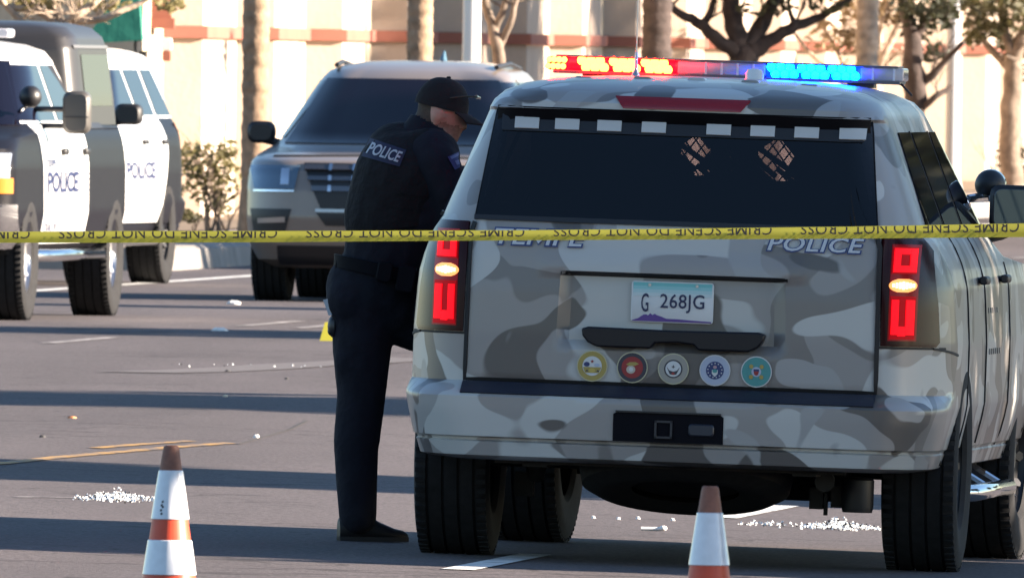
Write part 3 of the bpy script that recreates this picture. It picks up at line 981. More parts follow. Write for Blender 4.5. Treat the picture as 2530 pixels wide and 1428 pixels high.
# dense row of trees and hedge along the far right side of the road (unseen, added to darken the shine of the car sides)
r_ = random.Random(77)
cl = []
for k in range(95):
    v = 95 + 3.4 * k + r_.uniform(-1.2, 1.2)
    p = RP0 + RR * (19 + r_.uniform(-1, 1.5)) + RD * v
    h = r_.uniform(.9, 2.1)
    if k % 9 == 4: continue
    cl.append(((p.x, p.y, -.1 + h), (1.6, 1.9, h), 110))
v_, f_ = leaves(cl, .75, 78, .8)
tag(link_mesh('roadside_trees', v_, f_, M_LEAF_DK, smooth=False), 'dense row of dark trees along the right side of the road', 'trees', kind='stuff')
SUV_KEYS = [(.372, .86, -1.10, 3.70, .26, .45, .03, .30, .25, .10), (.382, .925, -1.20, 3.80, .25, .5, .03, .3, .25, .1),
     (.390, .950, -1.222, 3.85, .24, .50, .03, .3, .25, .1), (.440, .966, -1.230, 3.88, .24, .50, .03, .3, .25, .1),
     (.446, .962, -1.212, 3.88, .24, .50, .03, .3, .25, .1), (.454, .966, -1.212, 3.88, .24, .50, .03, .3, .25, .1),
     (.460, .976, -1.238, 3.88, .24, .50, .03, .3, .25, .1),
     (.56, 1.0, -1.243, 3.90, .24, .50, .03, .3, .25, .1), (.606, 1.008, -1.243, 3.92, .24, .50, .03, .3, .25, .1),
     (.618, 1.01, -1.236, 3.92, .24, .52, .035, .3, .25, .1), (.650, 1.01, -1.165, 3.92, .25, .58, .045, .3, .25, .1),
     (.662, 1.01, -1.128, 3.92, .25, .62, .05, .3, .25, .1), (.85, 1.01, -1.130, 3.9, .25, .62, .05, .3, .25, .1),
     (1.0, 1.0, -1.128, 3.85, .25, .6, .05, .3, .25, .1), (1.06, .995, -1.124, 3.75, .25, .6, .05, .32, .3, .12),
     (1.12, .98, -1.12, 3.55, .24, .6, .05, .35, .35, .15), (1.16, .965, -1.115, 2.60, .23, .58, .05, .35, .45, .15),
     (1.22, .935, -1.108, 2.42, .22, .5, .05, .32, .5, .2), (1.26, .905, -1.10, 2.33, .2, .45, .05, .3, .5, .2),
     (1.66, .745, -.945, 1.62, .13, .30, .045, .28, .45, .2), (1.672, .74, -.995, 1.6, .14, .30, .05, .28, .45, .2),
     (1.70, .727, -.995, 1.55, .16, .32, .06, .28, .45, .2), (1.735, .695, -.95, 1.45, .2, .35, .07, .28, .4, .2),
     (1.765, .63, -.84, 1.3, .25, .38, .09, .28, .4, .2), (1.786, .53, -.64, 1.15, .25, .35, .1, .25, .3, .1),
     (1.800, .36, -.3, .9, .2, .25, .1, .2, .2, .1), (1.805, .12, .15, .6, .06, .1, .02, .06, .06, .02)]
# ------------------------------------------------------------------ the camouflage police SUV seen from behind
def camo_suv():
    A = math.radians(5.5)
    root = empty('police_suv', (0.679, 103.0, 0.0), label='camouflage wrapped police SUV seen from behind, red and blue roof lights lit', cat='police car',
                 rot=(0, 0.02, -A))
    CAMO = camo_material()
    def sm(a, b, x):
        t = max(0, min(1, (x - a) / (b - a)))
        return t * t * (3 - 2 * t)
    def recess(x, z):
        x = abs(x - 0.005)
        r = 0.034 * sm(.415, .375, x) * sm(.79, .83, z) * sm(1.074, 1.064, z)          # plate pocket
        r += 0.016 * sm(.50, .46, x) * sm(1.074, 1.080, z) * sm(1.17, 1.10, z) * -0.6   # brow above the pocket
        r += 0.006 * sm(.765, .757, x) * sm(.66, .668, z) * sm(1.25, 1.24, z) * -1.0     # tailgate stands proud of the corners
        return r
    B = Body(SUV_KEYS, recess)
    body = B.mesh('body', CAMO, root)
    # wheel wells
    for y in (0.0, 2.946):
        for sx in (-1, 1):
            mb = MB(); mb.lathe([(.468, 0), (.468, .55)], (sx * .60 if sx > 0 else -1.15, y, .40), 'x', 44)
            boolean(body, mb.build('cut', None))
    # window openings front and back
    bm = bmesh.new(); bm.from_mesh(body.data)
    gone = []
    for f in bm.faces:
        c = f.calc_center_median()
        if 1.285 < c.z < 1.645 and c.y < -.6 and abs(c.x) < np.interp(c.z, (1.26, 1.66), (.71, .66)) and f.normal.y < -.5: gone.append(f)
        elif 1.27 < c.z < 1.63 and c.y > 1.2 and abs(c.x) < np.interp(c.z, (1.26, 1.66), (.66, .50)) and f.normal.y > .2: gone.append(f)
    bmesh.ops.delete(bm, geom=gone, context='FACES')
    bm.to_mesh(body.data); bm.free()
    body.data.shade_smooth(); body.data.set_sharp_from_angle(angle=math.radians(32))
    # dark linings of the wells, flat black panel for the hitch opening
    mb = MB()
    mb.box((0, .1, .44), (1.16, 2.2, .16)); mb.box((0, 2.9, .46), (1.16, 1.5, .2)); mb.box((0, 1.45, .42), (1.75, 1.7, .14))
    for sx in (-1, 1):
        for y in (0, 2.946):
            prof = [Vector((0, y + .462 * math.cos(a), .40 + .462 * math.sin(a))) for a in frange(0.0, math.pi, 16)]
            mb.loft([[p + Vector((sx * x, 0, 0)) for p in prof] for x in (.60, .96)], closed=False)
    mb.build('wheel_well_lining', M_UNDER, root, fix=False)
    h = B.patch(B.rear, [.4625, .49, .52, .545, .560, .567], lin((.45, -.192), (.560, -.192), (.567, -.180)), lin((.45, .216), (.560, .216), (.567, .204)), 20, .004, .02).build('hitch_recess', mat('deep_black', (.004, .004, .007), .7, spec=.1), root)  # nothing is cut: the shade of the opening is this panel's black
    mb = MB()
    for dx, dz, sx, sz in ((0, .029, .066, .008), (0, -.029, .066, .008), (.029, 0, .008, .066), (-.029, 0, .008, .066)):
        mb.box((-.005 + dx, -1.243, .508 + dz), (sx, .02, sz))
    mb.build('hitch_receiver', mat('painted_steel', (.018, .018, .022), .5), h)
    mb = MB(); mb.rbox((.135, -1.242, .510), (.095, .02, .045), .012)
    mb.build('wiring_socket', mat('socket_plastic', (.014, .018, .03), .45), h)
    mb = MB(); mb.box((.012, -1.247, .5705), (.39, .02, .006)); mb.build('hitch_frame', M_BLACK, h)
    mb = MB()                                                  # step pad on the bumper
    zs = frange(.616, .656, 5)
    B.patch(B.rear, zs, lambda z: -.765, lambda z: .765, 40, .006, .012).build('bumper_step_pad', mat('navy_black_pad', (.012, .015, .028), .5), root)
    # tailgate outline, lower seam
    g = .757
    B.ribbon(B.rear, [(-g + .012, 1.245), (-g, 1.2), (-g - .004, .668), (g + .004, .668), (g, 1.2), (g - .012, 1.245)], .014, .005).build('tailgate_gap', M_SEAM, root)
    B.ribbon(B.rear, [(-.415, 1.071), (.425, 1.071)], .013, .004).build('pocket_shadow_gap', M_SEAM, root)  # dark strip painted in for the shade under the brow
    for sx in (-1, 1):
        B.ribbon(B.rear, [(sx * .765, .836), (sx * .985, .836)], .008, .004).build('bumper_seam', M_SEAM, root)
        B.ribbon(B.side, [(-.88, .836), (-.46, .81)], .008, .004, .008, sx).build('bumper_seam', M_SEAM, root)
    # rear window
    gl = B.patch(B.rear, frange(1.263, 1.662, 16), lin((1.26, -.742), (1.66, -.690)), lin((1.26, .742), (1.66, .690)), 30, .006, .012).build('rear_window', tint_glass('dark_tint_glass', (.085, .075, .092)), root)
    B.ribbon(B.rear, [(-.745, 1.262), (.745, 1.262)], .016, .010).build('window_seal', M_BLACK, gl)
    fz = mat('window_frit', (.004, .004, .006), .6, spec=.1)
    for pts in ([(-.725, 1.285), (.725, 1.285)], [(-.69, 1.648), (.69, 1.648)], [(-.718, 1.262), (-.668, 1.662)], [(.718, 1.262), (.668, 1.662)]):
        B.ribbon(B.rear, pts, .058, .0035, .006).build('window_border', fz, gl)
    B.patch(B.front, frange(1.25, 1.65, 10), lin((1.25, -.78), (1.65, -.62)), lin((1.25, .78), (1.65, .62)), 24, .006, .010).build('windscreen', tint_glass('clear_tint_glass', (.75, .78, .78)), root)
    # cage partition behind the front seats with meshed openings, and the load in the back
    M_CAB = mat('cabin_black', (.006, .006, .007), .8, spec=.1)
    ya = .75
    mb = MB()
    holes = [(-.155, -.045, 1.435, 1.585), (.005, .062, 1.455, 1.525), (.135, .275, 1.425, 1.575)]
    xs_ = sorted({-.72, .72, *[h_[0] for h_ in holes], *[h_[1] for h_ in holes]})
    for a_, b_ in zip(xs_[:-1], xs_[1:]):
        hs = [h_ for h_ in holes if h_[0] <= a_ and b_ <= h_[1]]
        if hs:
            mb.box(((a_ + b_) / 2, ya, (1.0 + hs[0][2]) / 2), (b_ - a_, .02, hs[0][2] - 1.0)); mb.box(((a_ + b_) / 2, ya, (1.70 + hs[0][3]) / 2), (b_ - a_, .02, 1.70 - hs[0][3]))
        else:
            mb.box(((a_ + b_) / 2, ya, 1.35), (b_ - a_, .02, .70))
    cage = mb.build('cage_partition', M_CAB, root, smooth=False)
    mb = MB()
    for h_ in holes:
        w_, hh = h_[1] - h_[0], h_[3] - h_[2]
        for k in range(-3, 5):
            x0 = h_[0] + k * .042
            for sg in (1, -1):
                p0 = Vector((x0 if sg > 0 else x0 + hh * .75, ya - .012, h_[2])); p1 = Vector((x0 + hh * .75 if sg > 0 else x0, ya - .012, h_[3]))
                # keep the part inside the opening
                t0, t1 = 0.0, 1.0
                dx = p1.x - p0.x
                ta, tb = sorted(((h_[0] - p0.x) / dx, (h_[1] - p0.x) / dx))
                t0, t1 = max(t0, ta), min(t1, tb)
                if t1 - t0 > .1: mb.tube([p0.lerp(p1, t0), p0.lerp(p1, t1)], .0035, 5)
        mb.box((h_[0] + w_ * .25, ya - .03, h_[2] + hh * .30), (w_ * .7, .01, .022), Matrix.Rotation(math.radians(38), 3, 'Y'))
        mb.box((h_[0] + w_ * .8, ya - .03, h_[2] + hh * .12), (w_ * .6, .01, .02), Matrix.Rotation(math.radians(38), 3, 'Y'))
        # gear stacked against the mesh breaks up the openings
        for fx, fz, rw, rh, an in ((.05, .95, .9, .05, -35), (.95, .92, .6, .045, 50), (.5, .52, 1.1, .022, 34), (.1, .1, .8, .05, 40), (1.0, .35, .5, .04, -60)):
            mb.box((h_[0] + w_ * fx, ya - .045, h_[2] + hh * fz), (w_ * rw, .012, rh), Matrix.Rotation(math.radians(an), 3, 'Y'))
    mb.build('cage_mesh', M_CAB, cage, smooth=False)
    mb = MB(); mb.box((0, -.35, 1.16), (1.30, 1.0, .22)); mb.build('load_cover', M_CAB, root, smooth=False)
    for x in (-.40, .40):
        mb = MB(); mb.rbox((x, 1.0, 1.15), (.48, .14, .50), .08); mb.rbox((x * 1.1, .98, 1.52), (.22, .10, .16), .05); mb.tube([(x * 1.1, .99, 1.38), (x * 1.1, .98, 1.48)], .02, 8); mb.build('front_seat', M_CAB, root)
    M_REFL = mat('warning_light_lens', (.50, .50, .48), .45)
    bar = B.patch(B.rear, frange(1.583, 1.642, 3), lambda z: -.665, lambda z: .665, 26, .012, .01).build('warning_light_housing', M_BLACK, gl)
    for x in (-.575, -.425, -.268, -.103, .137, .299, .461, .626):
        B.patch(B.rear, frange(1.591, 1.632, 2), lambda z: x - .045, lambda z: x + .045, 4, .018, .012).build('warning_light', M_REFL, root)
    # roof spoiler lamp
    B.patch(B.rear, frange(1.682, 1.722, 3), lin((1.68, -.215), (1.722, -.25)), lin((1.68, .215), (1.722, .25)), 16, .008, .014).build('brake_light', mat('red_lens_unlit', (.22, .006, .012), .15, spec=.6), root)
    # tail lamps
    M_LAMP = mat('dark_red_lens', (.022, .002, .004), .2, spec=.12)
    M_RED = mat('lit_red_lens', (.10, .0, .004), .5, spec=.1, emit=(1.0, .004, .010), estr=.36)
    M_RED2 = mat('dim_red_lens', (.06, .0, .004), .5, spec=.1, emit=(1.0, .003, .008), estr=.055)
    M_REDP = mat('glowing_red_lens', (.05, .0, .003), .25, spec=.15, emit=(1.0, .002, .012), estr=.022)
    M_AMB = mat('lit_amber_lens', (.2, .1, .04), .3, emit=(1.0, .36, .09), estr=.30)
    M_HOT = mat('lit_bulb', (.5, .4, .2), .3, emit=(1.0, .72, .36), estr=.7)
    for sx in (-1, 1):
        zs = [.842, .848] + frange(.86, 1.22, 14) + [1.236, 1.246]
        lo = lin((.84, .772), (1.246, .764)); hi = lin((.842, .955), (.86, .965), (1.0, .955), (1.2, .925), (1.246, .885))
        lamp = B.patch(B.rear, zs, (lambda z: sx * lo(z)), (lambda z: sx * hi(z)), 16, .008, .03).build('tail_light', M_LAMP, root)
        X = lambda a, b: (lambda z: sx * a, lambda z: sx * b)
        def el(name, z0, z1, a, b, m, off=.011):
            B.patch(B.rear, frange(z0, z1, 4), *X(a, b), 6, off, .006).build(name, m, lamp)
        B.patch(B.rear, frange(.862, 1.215, 10), *X(.796, .890), 8, .010, .004).build('lens_panel', M_REDP, lamp)
        el('running_light', 1.108, 1.205, .799, .880, M_RED2, .013)
        el('running_light', 1.114, 1.136, .803, .876, M_RED, .016)
        el('running_light', 1.136, 1.199, .803, .824, M_RED, .016)
        el('running_light', 1.136, 1.199, .855, .876, M_RED, .016)
        el('running_light', 1.178, 1.199, .824, .855, M_RED, .0155)
        oz = lambda z: .045 * math.sqrt(max(.02, 1 - ((z - 1.065) / .026) ** 2))
        B.patch(B.rear, frange(1.041, 1.089, 8), lambda z: sx * (.838 - oz(z)), lambda z: sx * (.838 + oz(z)), 8, .014, .006).build('turn_signal', M_AMB, lamp)
        for k in range(7):
            xx = .806 + .0107 * k
            el('turn_signal_bulb', 1.051 + .0025 * abs(k - 3), 1.079 - .0025 * abs(k - 3), xx - .0035, xx + .0035, M_HOT, .017)
        el('stop_light', .868, 1.026, .800, .882, M_RED2, .013)
        el('stop_light', .885, 1.012, .804, .826, M_RED, .016)
        el('stop_light', .885, 1.012, .850, .877, M_RED, .016)
        el('stop_light', .880, .915, .826, .850, M_RED, .0155)
    # handle bar under the plate
    pts = [(-.335, .868), (-.31, .876), (0, .872), (.32, .876), (.345, .868), (.338, .842), (.318, .818), (.285, .803), (.10, .803), (.082, .822), (.02, .828), (-.06, .824), (-.078, .803), (-.275, .803), (-.31, .818), (-.33, .842)]
    mb = MB(); y0 = B.rear(0, .84).y
    mb.poly([(x + .006, -1.165, z) for x, z in pts], (0, .08, 0))
    hb = mb.build('tailgate_handle', M_GLOSSBLACK, root, angle=50)
    bv = hb.modifiers.new('bevel', 'BEVEL'); bv.width = .006; bv.segments = 2; bv.limit_method = 'ANGLE'
    # licence plate
    py = B.rear(0, .97).y - .010
    mb = MB(); mb.rbox((.0, py, .975), (.305, .006, .152), .012)
    plate = mb.build('licence_plate', mat('plate_white', (.62, .63, .62), .45), root)
    def flat(pts, name, m, dy, par=plate):
        mb = MB(); mb.poly([(x, py - dy, z) for x, z in pts], (0, .0012, 0)); return mb.build(name, m, par, smooth=False)
    teal = [mat('plate_teal_%d' % i, c, .45) for i, c in enumerate([(.16, .48, .48), (.26, .54, .55), (.40, .58, .59), (.52, .61, .61)])]
    for i in range(4):
        z1 = 1.046 - i * .0125
        flat([(-.146, z1 - .0125), (.146, z1 - .0125), (.146, z1), (-.146, z1)], 'plate_sky_band', teal[i], .0045)
    mts = [(-.146, .906), (-.125, .913), (-.105, .927), (-.095, .928), (-.088, .924), (-.08, .933), (-.072, .926), (-.063, .931), (-.055, .926), (-.04, .922), (-.02, .914), (.02, .914), (.07, .911), (.146, .908), (.146, .903), (-.146, .903)]
    flat(mts[::-1], 'plate_mountains', mat('plate_purple', (.10, .045, .22), .5), .005)
    def letters(body, x0, x1, z0, z1, name, m, par, off, fn=None, bold=0., shear=0., spacing=1.):
        uv, fs = text_mesh(body, bold, shear, spacing)
        vs = []
        for a, b in uv:
            x, z = x0 + (x1 - x0) * a, z0 + (z1 - z0) * b
            vs.append((x, (fn(x, z).y if fn else py) - off, z))
        return link_mesh(name, vs, fs, m, par, smooth=False)
    letters('G', -.115, -.088, .937, 1.006, 'plate_lettering', M_LETTER_BLUE, plate, .006, bold=.008)
    letters('268JG', -.045, .119, .937, 1.006, 'plate_lettering', M_LETTER_BLUE, plate, .006, bold=.008, spacing=1.05)
    for x in (-.085, .09):
        mb = MB(); mb.lathe([(.006, -.004), (.005, .0), (.0001, .001)], (x, py - .004, 1.037), 'y', 10); mb.build('plate_bolt', M_STEEL, plate)
    # tailgate lettering: light letters with a blue edge
    M_FILL = mat('light_lettering', (.50, .52, .55), .4)
    M_EDGE = mat('blue_letter_edge', (.03, .05, .16), .4)
    for body_, a, b, z0, z1 in (('TEMPE', -.665, -.330, 1.168, 1.226), ('POLICE', .345, .700, 1.180, 1.234)):
        letters(body_, a - .006, b + .006, z0 - .006, z1 + .006, 'tailgate_lettering', M_EDGE, root, .0085, B.rear, .055, .22, 1.05)
        letters(body_, a, b, z0, z1, 'tailgate_lettering', M_FILL, root, .0105, B.rear, .012, .22, 1.05)
    # five round service seals
    def ringdisc(cx, cz, r0, r1, name, m, par, off, n=28):
        vs, fs = [], []
        for k in range(n):
            a = 2 * math.pi * k / n
            for r in (r0, r1):
                x, z = cx + r * math.cos(a), cz + r * math.sin(a)
                vs.append((x, B.rear(x, z).y - off, z))
        for k in range(n):
            a, b = 2 * k, 2 * ((k + 1) % n)
            fs.append((a, a + 1, b + 1, b))
        return link_mesh(name, vs, fs, m, par, smooth=False)
    def blob(pts, name, m, par, off):
        vs = [(x, B.rear(x, z).y - off, z) for x, z in pts]
        return link_mesh(name, vs, [tuple(range(len(pts)))], m, par, smooth=False)
    gold = mat('seal_gold', (.36, .27, .07), .45); cream = mat('seal_cream', (.5, .46, .30), .45); white = mat('seal_white', (.58, .58, .57), .45)
    navy = mat('seal_navy', (.02, .035, .13), .45); red = mat('seal_red', (.27, .02, .022), .45); dark = mat('seal_dark', (.03, .03, .045), .45)
    teal_s = mat('seal_teal', (.06, .26, .25), .45); paleb = mat('seal_pale_blue', (.38, .42, .52), .45); grey = mat('seal_grey', (.30, .28, .24), .45)
    zc = .731
    spec = [(-.286, cream, gold, white), (-.137, cream, dark, red), (.015, cream, grey, dark), (.169, white, paleb, navy), (.322, white, teal_s, teal_s)]
    def star(cx, cz, r, n=5, q=.45, rot=0):
        return [(cx + (r if k % 2 == 0 else r * q) * math.sin(rot + math.pi * k / n), cz + (r if k % 2 == 0 else r * q) * math.cos(rot + math.pi * k / n)) for k in range(2 * n)][::-1]
    def oval(cx, cz, a, b, n=14):
        return [(cx + a * math.cos(2 * math.pi * k / n), cz + b * math.sin(2 * math.pi * k / n)) for k in range(n)]
    for i, (cx, c_edge, c_ring, c_in) in enumerate(spec):
        s = ringdisc(cx, zc, .0002, .0575, 'service_seal', c_edge, root, .0085)
        ringdisc(cx, zc, .0002, .0535, 'seal_band', c_ring, s, .0097)
        ri = (.036, .040, .034, .033, .030)[i]
        ringdisc(cx, zc, .0002, ri, 'seal_field', c_in, s, .0109)
        o = .0121
        if i == 0:      # half sky over a golden base with a small trophy
            blob([(cx - .034, zc - .004), (cx + .034, zc - .004), (cx + .025, zc - .025), (cx - .025, zc - .025)], 'seal_base', gold, s, o)
            blob(oval(cx, zc - .016, .013, .008), 'seal_mound', mat('seal_yellow', (.5, .36, .08), .45), s, o + .0012)
            blob(oval(cx - .020, zc + .006, .011, .009), 'seal_flag', navy, s, o); blob(oval(cx + .018, zc + .004, .010, .006), 'seal_flag', paleb, s, o)
            blob(star(cx, zc + .017, .007), 'seal_star', red, s, o)
            for d in (-.019, .022): blob([(cx + d - .006, zc - .020), (cx + d + .006, zc - .020), (cx + d, zc - .013)], 'seal_mark', dark, s, o + .0012)
        elif i == 1:    # globe, eagle and anchor in a red field
            blob(oval(cx - .005, zc - .008, .017, .015), 'seal_globe', mat('seal_globe', (.48, .42, .34), .45), s, o)
            blob(oval(cx - .004, zc - .007, .008, .008), 'seal_globe', white, s, o + .0012)
            blob([(cx - .024, zc + .010), (cx - .006, zc + .005), (cx + .010, zc + .007), (cx + .025, zc + .014), (cx + .012, zc + .020), (cx - .010, zc + .019)], 'seal_eagle', gold, s, o)
        elif i == 2:    # eagle with raised wings on a white field
            ringdisc(cx, zc, .0002, .029, 'seal_sky', white, s, o)
            blob([(cx - .025, zc + .008), (cx - .014, zc - .006), (cx, zc - .010), (cx, zc - .022), (cx - .012, zc - .020)], 'seal_wing', dark, s, o + .0012)
            blob([(cx + .025, zc + .008), (cx + .012, zc - .020), (cx, zc - .022), (cx, zc - .010), (cx + .014, zc - .006)], 'seal_wing', dark, s, o + .0012)
            blob(oval(cx, zc - .017, .006, .005), 'seal_shield', red, s, o + .0024)
            blob(star(cx, zc + .008, .008, 4, .35), 'seal_anchor', dark, s, o + .0012)
        elif i == 3:    # shield under a star ring
            blob([(cx - .011, zc + .002), (cx - .011, zc - .012), (cx, zc - .024), (cx + .011, zc - .012), (cx + .011, zc + .002)], 'seal_shield', white, s, o)
            blob(oval(cx, zc - .002, .009, .007), 'seal_shield_top', teal_s, s, o + .0012)
            blob(oval(cx, zc + .012, .007, .006), 'seal_crest', mat('seal_pink', (.4, .25, .28), .45), s, o)
            for k in range(13):
                a = 2 * math.pi * k / 13
                blob(star(cx + .026 * math.sin(a), zc + .026 * math.cos(a), .0035), 'seal_star', white, s, o)
        else:           # shield over crossed anchors on teal
            for a in (.785, -.785):
                for sg in (-1, 1):
                    ca, sa = math.cos(a), math.sin(a)
                    blob(oval(cx + sg * .027 * ca, zc + sg * .027 * sa, .008, .008), 'seal_anchor', gold, s, o)
            ringdisc(cx, zc, .0002, .018, 'seal_center', paleb, s, o)
            blob([(cx - .010, zc + .002), (cx - .007, zc - .010), (cx, zc - .014), (cx + .007, zc - .010), (cx + .010, zc + .002)], 'seal_shield', red, s, o + .0012)
            blob([(cx - .010, zc + .002), (cx + .010, zc + .002), (cx + .010, zc + .010), (cx - .010, zc + .010)], 'seal_shield_top', navy, s, o + .0012)
    # side glass, handles, seams, both sides
    for sx in (-1, 1):
        zs = frange(1.278, 1.625, 12)
        e = (sx,)
        for a0, a1, b0, b1, nm in ((-.70, -.50, -.02, -.02, 'quarter_window'), (.09, .09, .80, .80, 'door_window'), (.90, .90, 1.95, 1.48, 'door_window')):
            wnd = B.patch(B.side, zs, lin((1.278, a0), (1.625, a1)), lin((1.278, b0), (1.625, b1)), 14, .006, .012, *e).build(nm, M_GLASS, root)
            B.ribbon(B.side, [(a0 - .02, 1.268), (b0 + .02, 1.268)], .016, .012, .012, *e).build('window_trim', M_BLACK, wnd)
        for yy in (.03, .85):
            B.ribbon(B.side, [(yy, .47), (yy, 1.25), (yy, 1.63)], .012, .005, .008, *e).build('door_gap', M_SEAM, root)
        B.ribbon(B.side, [(1.95, .45), (2.0, 1.14)], .012, .005, .008, *e).build('door_gap', M_SEAM, root)
        for yy in (.68, 1.68):
            x = B.side(yy, 1.08, sx).x
            mb = MB(); mb.rbox((x + sx * .022, yy, 1.08), (.03, .17, .032), .012)
            mb.tube([(x - sx * .01, yy - .06, 1.08), (x + sx * .02, yy - .06, 1.08)], .011, 8)
            mb.tube([(x - sx * .01, yy + .06, 1.08), (x + sx * .02, yy + .06, 1.08)], .011, 8)
            mb.build('door_handle', M_BLACK, root)
        mb = MB()
        mb.tube([(sx * .95, .52, .285), (sx * 1.0, .60, .285), (sx * 1.0, 2.3, .285), (sx * .95, 2.38, .285)], .032, 12)
        for yy in (.7, 1.4, 2.1): mb.tube([(sx * .80, yy, .40), (sx * .99, yy, .29)], .018, 8)
        mb.build('side_step', M_CHROME, root)
        # door mirror and spotlight
        mb = MB(); mb.rbox((sx * 1.055, 1.98, 1.345), (.27, .13, .175), .035)
        mr = mb.build('door_mirror', M_BLACK, root)
        mb = MB(); mb.tube([(sx * .90, 1.98, 1.235), (sx * .96, 1.98, 1.25), (sx * 1.02, 1.98, 1.28)], .028, 8); mb.build('mirror_arm', M_BLACK, mr)
        mb = MB(); mb.rbox((sx * 1.055, 1.913, 1.345), (.235, .006, .145), .028); mb.build('mirror_glass', mat('mirror_glass', (.03, .06, .08), .04, spec=.9), mr)
        mb = MB(); mb.ball((sx * .905, 2.10, 1.43), (.058, .055, .058), 20, 14)
        sp = mb.build('spotlight', M_BLACK, root)
        mb = MB(); mb.lathe([(.058, 0), (.061, .02), (.054, .035)], (sx * .905, 2.12, 1.43), 'y', 20, True); mb.build('spotlight_rim', M_CHROME, sp)
        mb = MB(); mb.tube([(sx * .83, 2.0, 1.375), (sx * .90, 2.08, 1.385), (sx * .97, 2.04, 1.387)], [.016, .02, .012], 8); mb.build('spotlight_bracket', M_CHROME, sp)
        # door lettering on the side
    for z, n, hgt in ((.955, 5, .02), (.80, 6, .022)):
        for k in range(n):
            y = 1.0 + .10 * k
            B.patch(B.side, [z, z + hgt], lambda q: y, lambda q: y + .05, 2, .003, .004, 1).build('door_lettering', mat('faded_lettering', (.12, .115, .12), .4), root)
    # underbody: spare tyre, axle, exhaust, brackets
    mb = MB()
    mb.lathe([(.20, -.08), (.26, -.10), (.33, -.10), (.385, -.07), (.40, 0), (.385, .07), (.26, .10), (.20, .08)], (0, 0, 0), 'z', 40, True)
    mb.lathe([(.0001, -.05), (.12, -.06), (.205, -.06), (.205, .06)], (0, 0, 0), 'z', 30, True)
    rt = Matrix.Rotation(math.radians(-13), 3, 'X')
    mb.v = [rt @ v + Vector((.03, -.62, .352)) for v in mb.v]
    mb.build('spare_tyre', M_RUBBER, root)
    mb = MB()
    mb.tube([(-.80, 0, .38), (.80, 0, .38)], .05, 12); mb.ball((.0, 0, .36), (.16, .17, .15), 16, 10)
    mb.tube([(0, .1, .36), (0, 2.4, .42)], .04, 10)
    mb.build('rear_axle', M_UNDER, root)
    mb = MB()
    for sx in (-1, 1):
        mb.box((sx * .50, 1.2, .42), (.09, 4.4, .14)); mb.tube([(sx * .58, -.12, .30), (sx * .52, -.28, .50)], .035, 10)
        mb.box((sx * .62, -.10, .27), (.07, .08, .09))
    mb.box((0, -.95, .40), (1.3, .07, .08)); mb.box((0, .35, .36), (.9, .4, .1))
    mb.tube([(.40, 1.5, .33), (.44, .5, .33), (.52, -.35, .34), (.56, -.8, .33)], .038, 10)
    mb.box((.42, .6, .31), (.3, .8, .14))
    for x, z, a, b in ((.50, .262, .05, .03), (.535, .24, .012, .03), (.585, .27, .06, .03)):
        mb.box((x, -.42, z), (a, .05, b + .05))
    mb.build('chassis_frame', M_UNDER, root)
    mb = MB(); mb.lathe([(.055, 0), (.06, .02), (.06, .12), (.05, .13)], (.655, -.45, .215), 'z', 14); mb.build('tow_bracket', M_BLACK, root)
    for sx in (-1, 1):
        make_wheel(root, (sx * .872, 0, .39), side=sx, wd=.282)
        make_wheel(root, (sx * .872, 2.946, .39), side=sx, wd=.282, steer=-.06)
    # roof light bar
    yb = .95
    Zb = 1.835
    lb = bpy.data.objects.new('light_bar', None); col.objects.link(lb); lb.parent = root; lb.location = (.0, yb, Zb - .001)
    tag(lb, 'lit red and blue roof light bar with clear middle')
    mb = MB(); mb.rbox((0, 0, -.028), (1.31, .26, .012), .005); mb.rbox((0, 0, .0315), (1.29, .25, .006), .002)
    for x in (-.5, .5): mb.box((x, 0, -.040), (.10, .12, .02))
    mb.build('bar_base', mat('bar_grey', (.10, .10, .11), .35), lb)
    M_LR = mat('red_bar_lens', (.35, .01, .015), .12, emit=(1, .0, .012), estr=.40)
    M_LB = mat('blue_bar_lens', (.01, .05, .4), .12, emit=(.0, .07, 1), estr=.28)
    M_LC = mat('clear_bar_lens', (.42, .42, .46), .12)
    for nm, a, b, m in (('red_lens', -.60, -.19, M_LR), ('red_end_lens', -.68, -.603, M_LR), ('clear_lens', -.187, .145, M_LC), ('blue_lens', .148, .50, M_LB), ('clear_end_lens', .503, .665, M_LC)):
        mb = MB(); mb.rbox(((a + b) / 2, 0, .003), (b - a, .235, .050), .008)
        mb.build(nm, m, lb)
    for x in (-.08, -.02, .04, .10, .55, .63):
        mb = MB(); mb.box((x, -.119, .003), (.009, .004, .046)); mb.build('lens_rib', mat('lens_rib', (.7, .7, .72), .2), lb)
    M_LEDR = mat('lit_red_led', (1, .3, .1), .4, emit=(1.0, .0052, .0006), estr=130.0)
    M_LEDB = mat('lit_blue_led', (.1, .5, 1), .4, emit=(0.0, .03, 1.0), estr=44.0)
    def leds(x0, n, m, rows=2, dx=.034, r=.0185, stag=.016):
        mb = MB()
        for q in range(rows):
            for k in range(n):
                mb.lathe([(r, 0), (r * .8, -.006), (.0001, -.008)], (x0 + k * dx + (stag if q == 0 else 0), -.118, -.0085 + .025 * q), 'y', 12)
        mb.build('led_module', m, lb)
    for x in (-.548, -.428, -.308): leds(x, 3, M_LEDR)
    leds(-.672, 4, M_LEDR, dx=.019, r=.0115, stag=-.004)
    for x in (.168, .283, .398): leds(x, 3, M_LEDB)
    # whip antenna, white dome on the roof, light bar cable
    mb = MB(); mb.lathe([(.02, 0), (.014, .02), (.006, .035), (.006, .09), (.004, .10)], (-.29, .25, 1.79), 'z', 10); mb.tube([(-.29, .25, 1.88), (-.292, .25, 2.5)], [.003, .0015], 6)
    mb.build('antenna', M_STEEL, root)
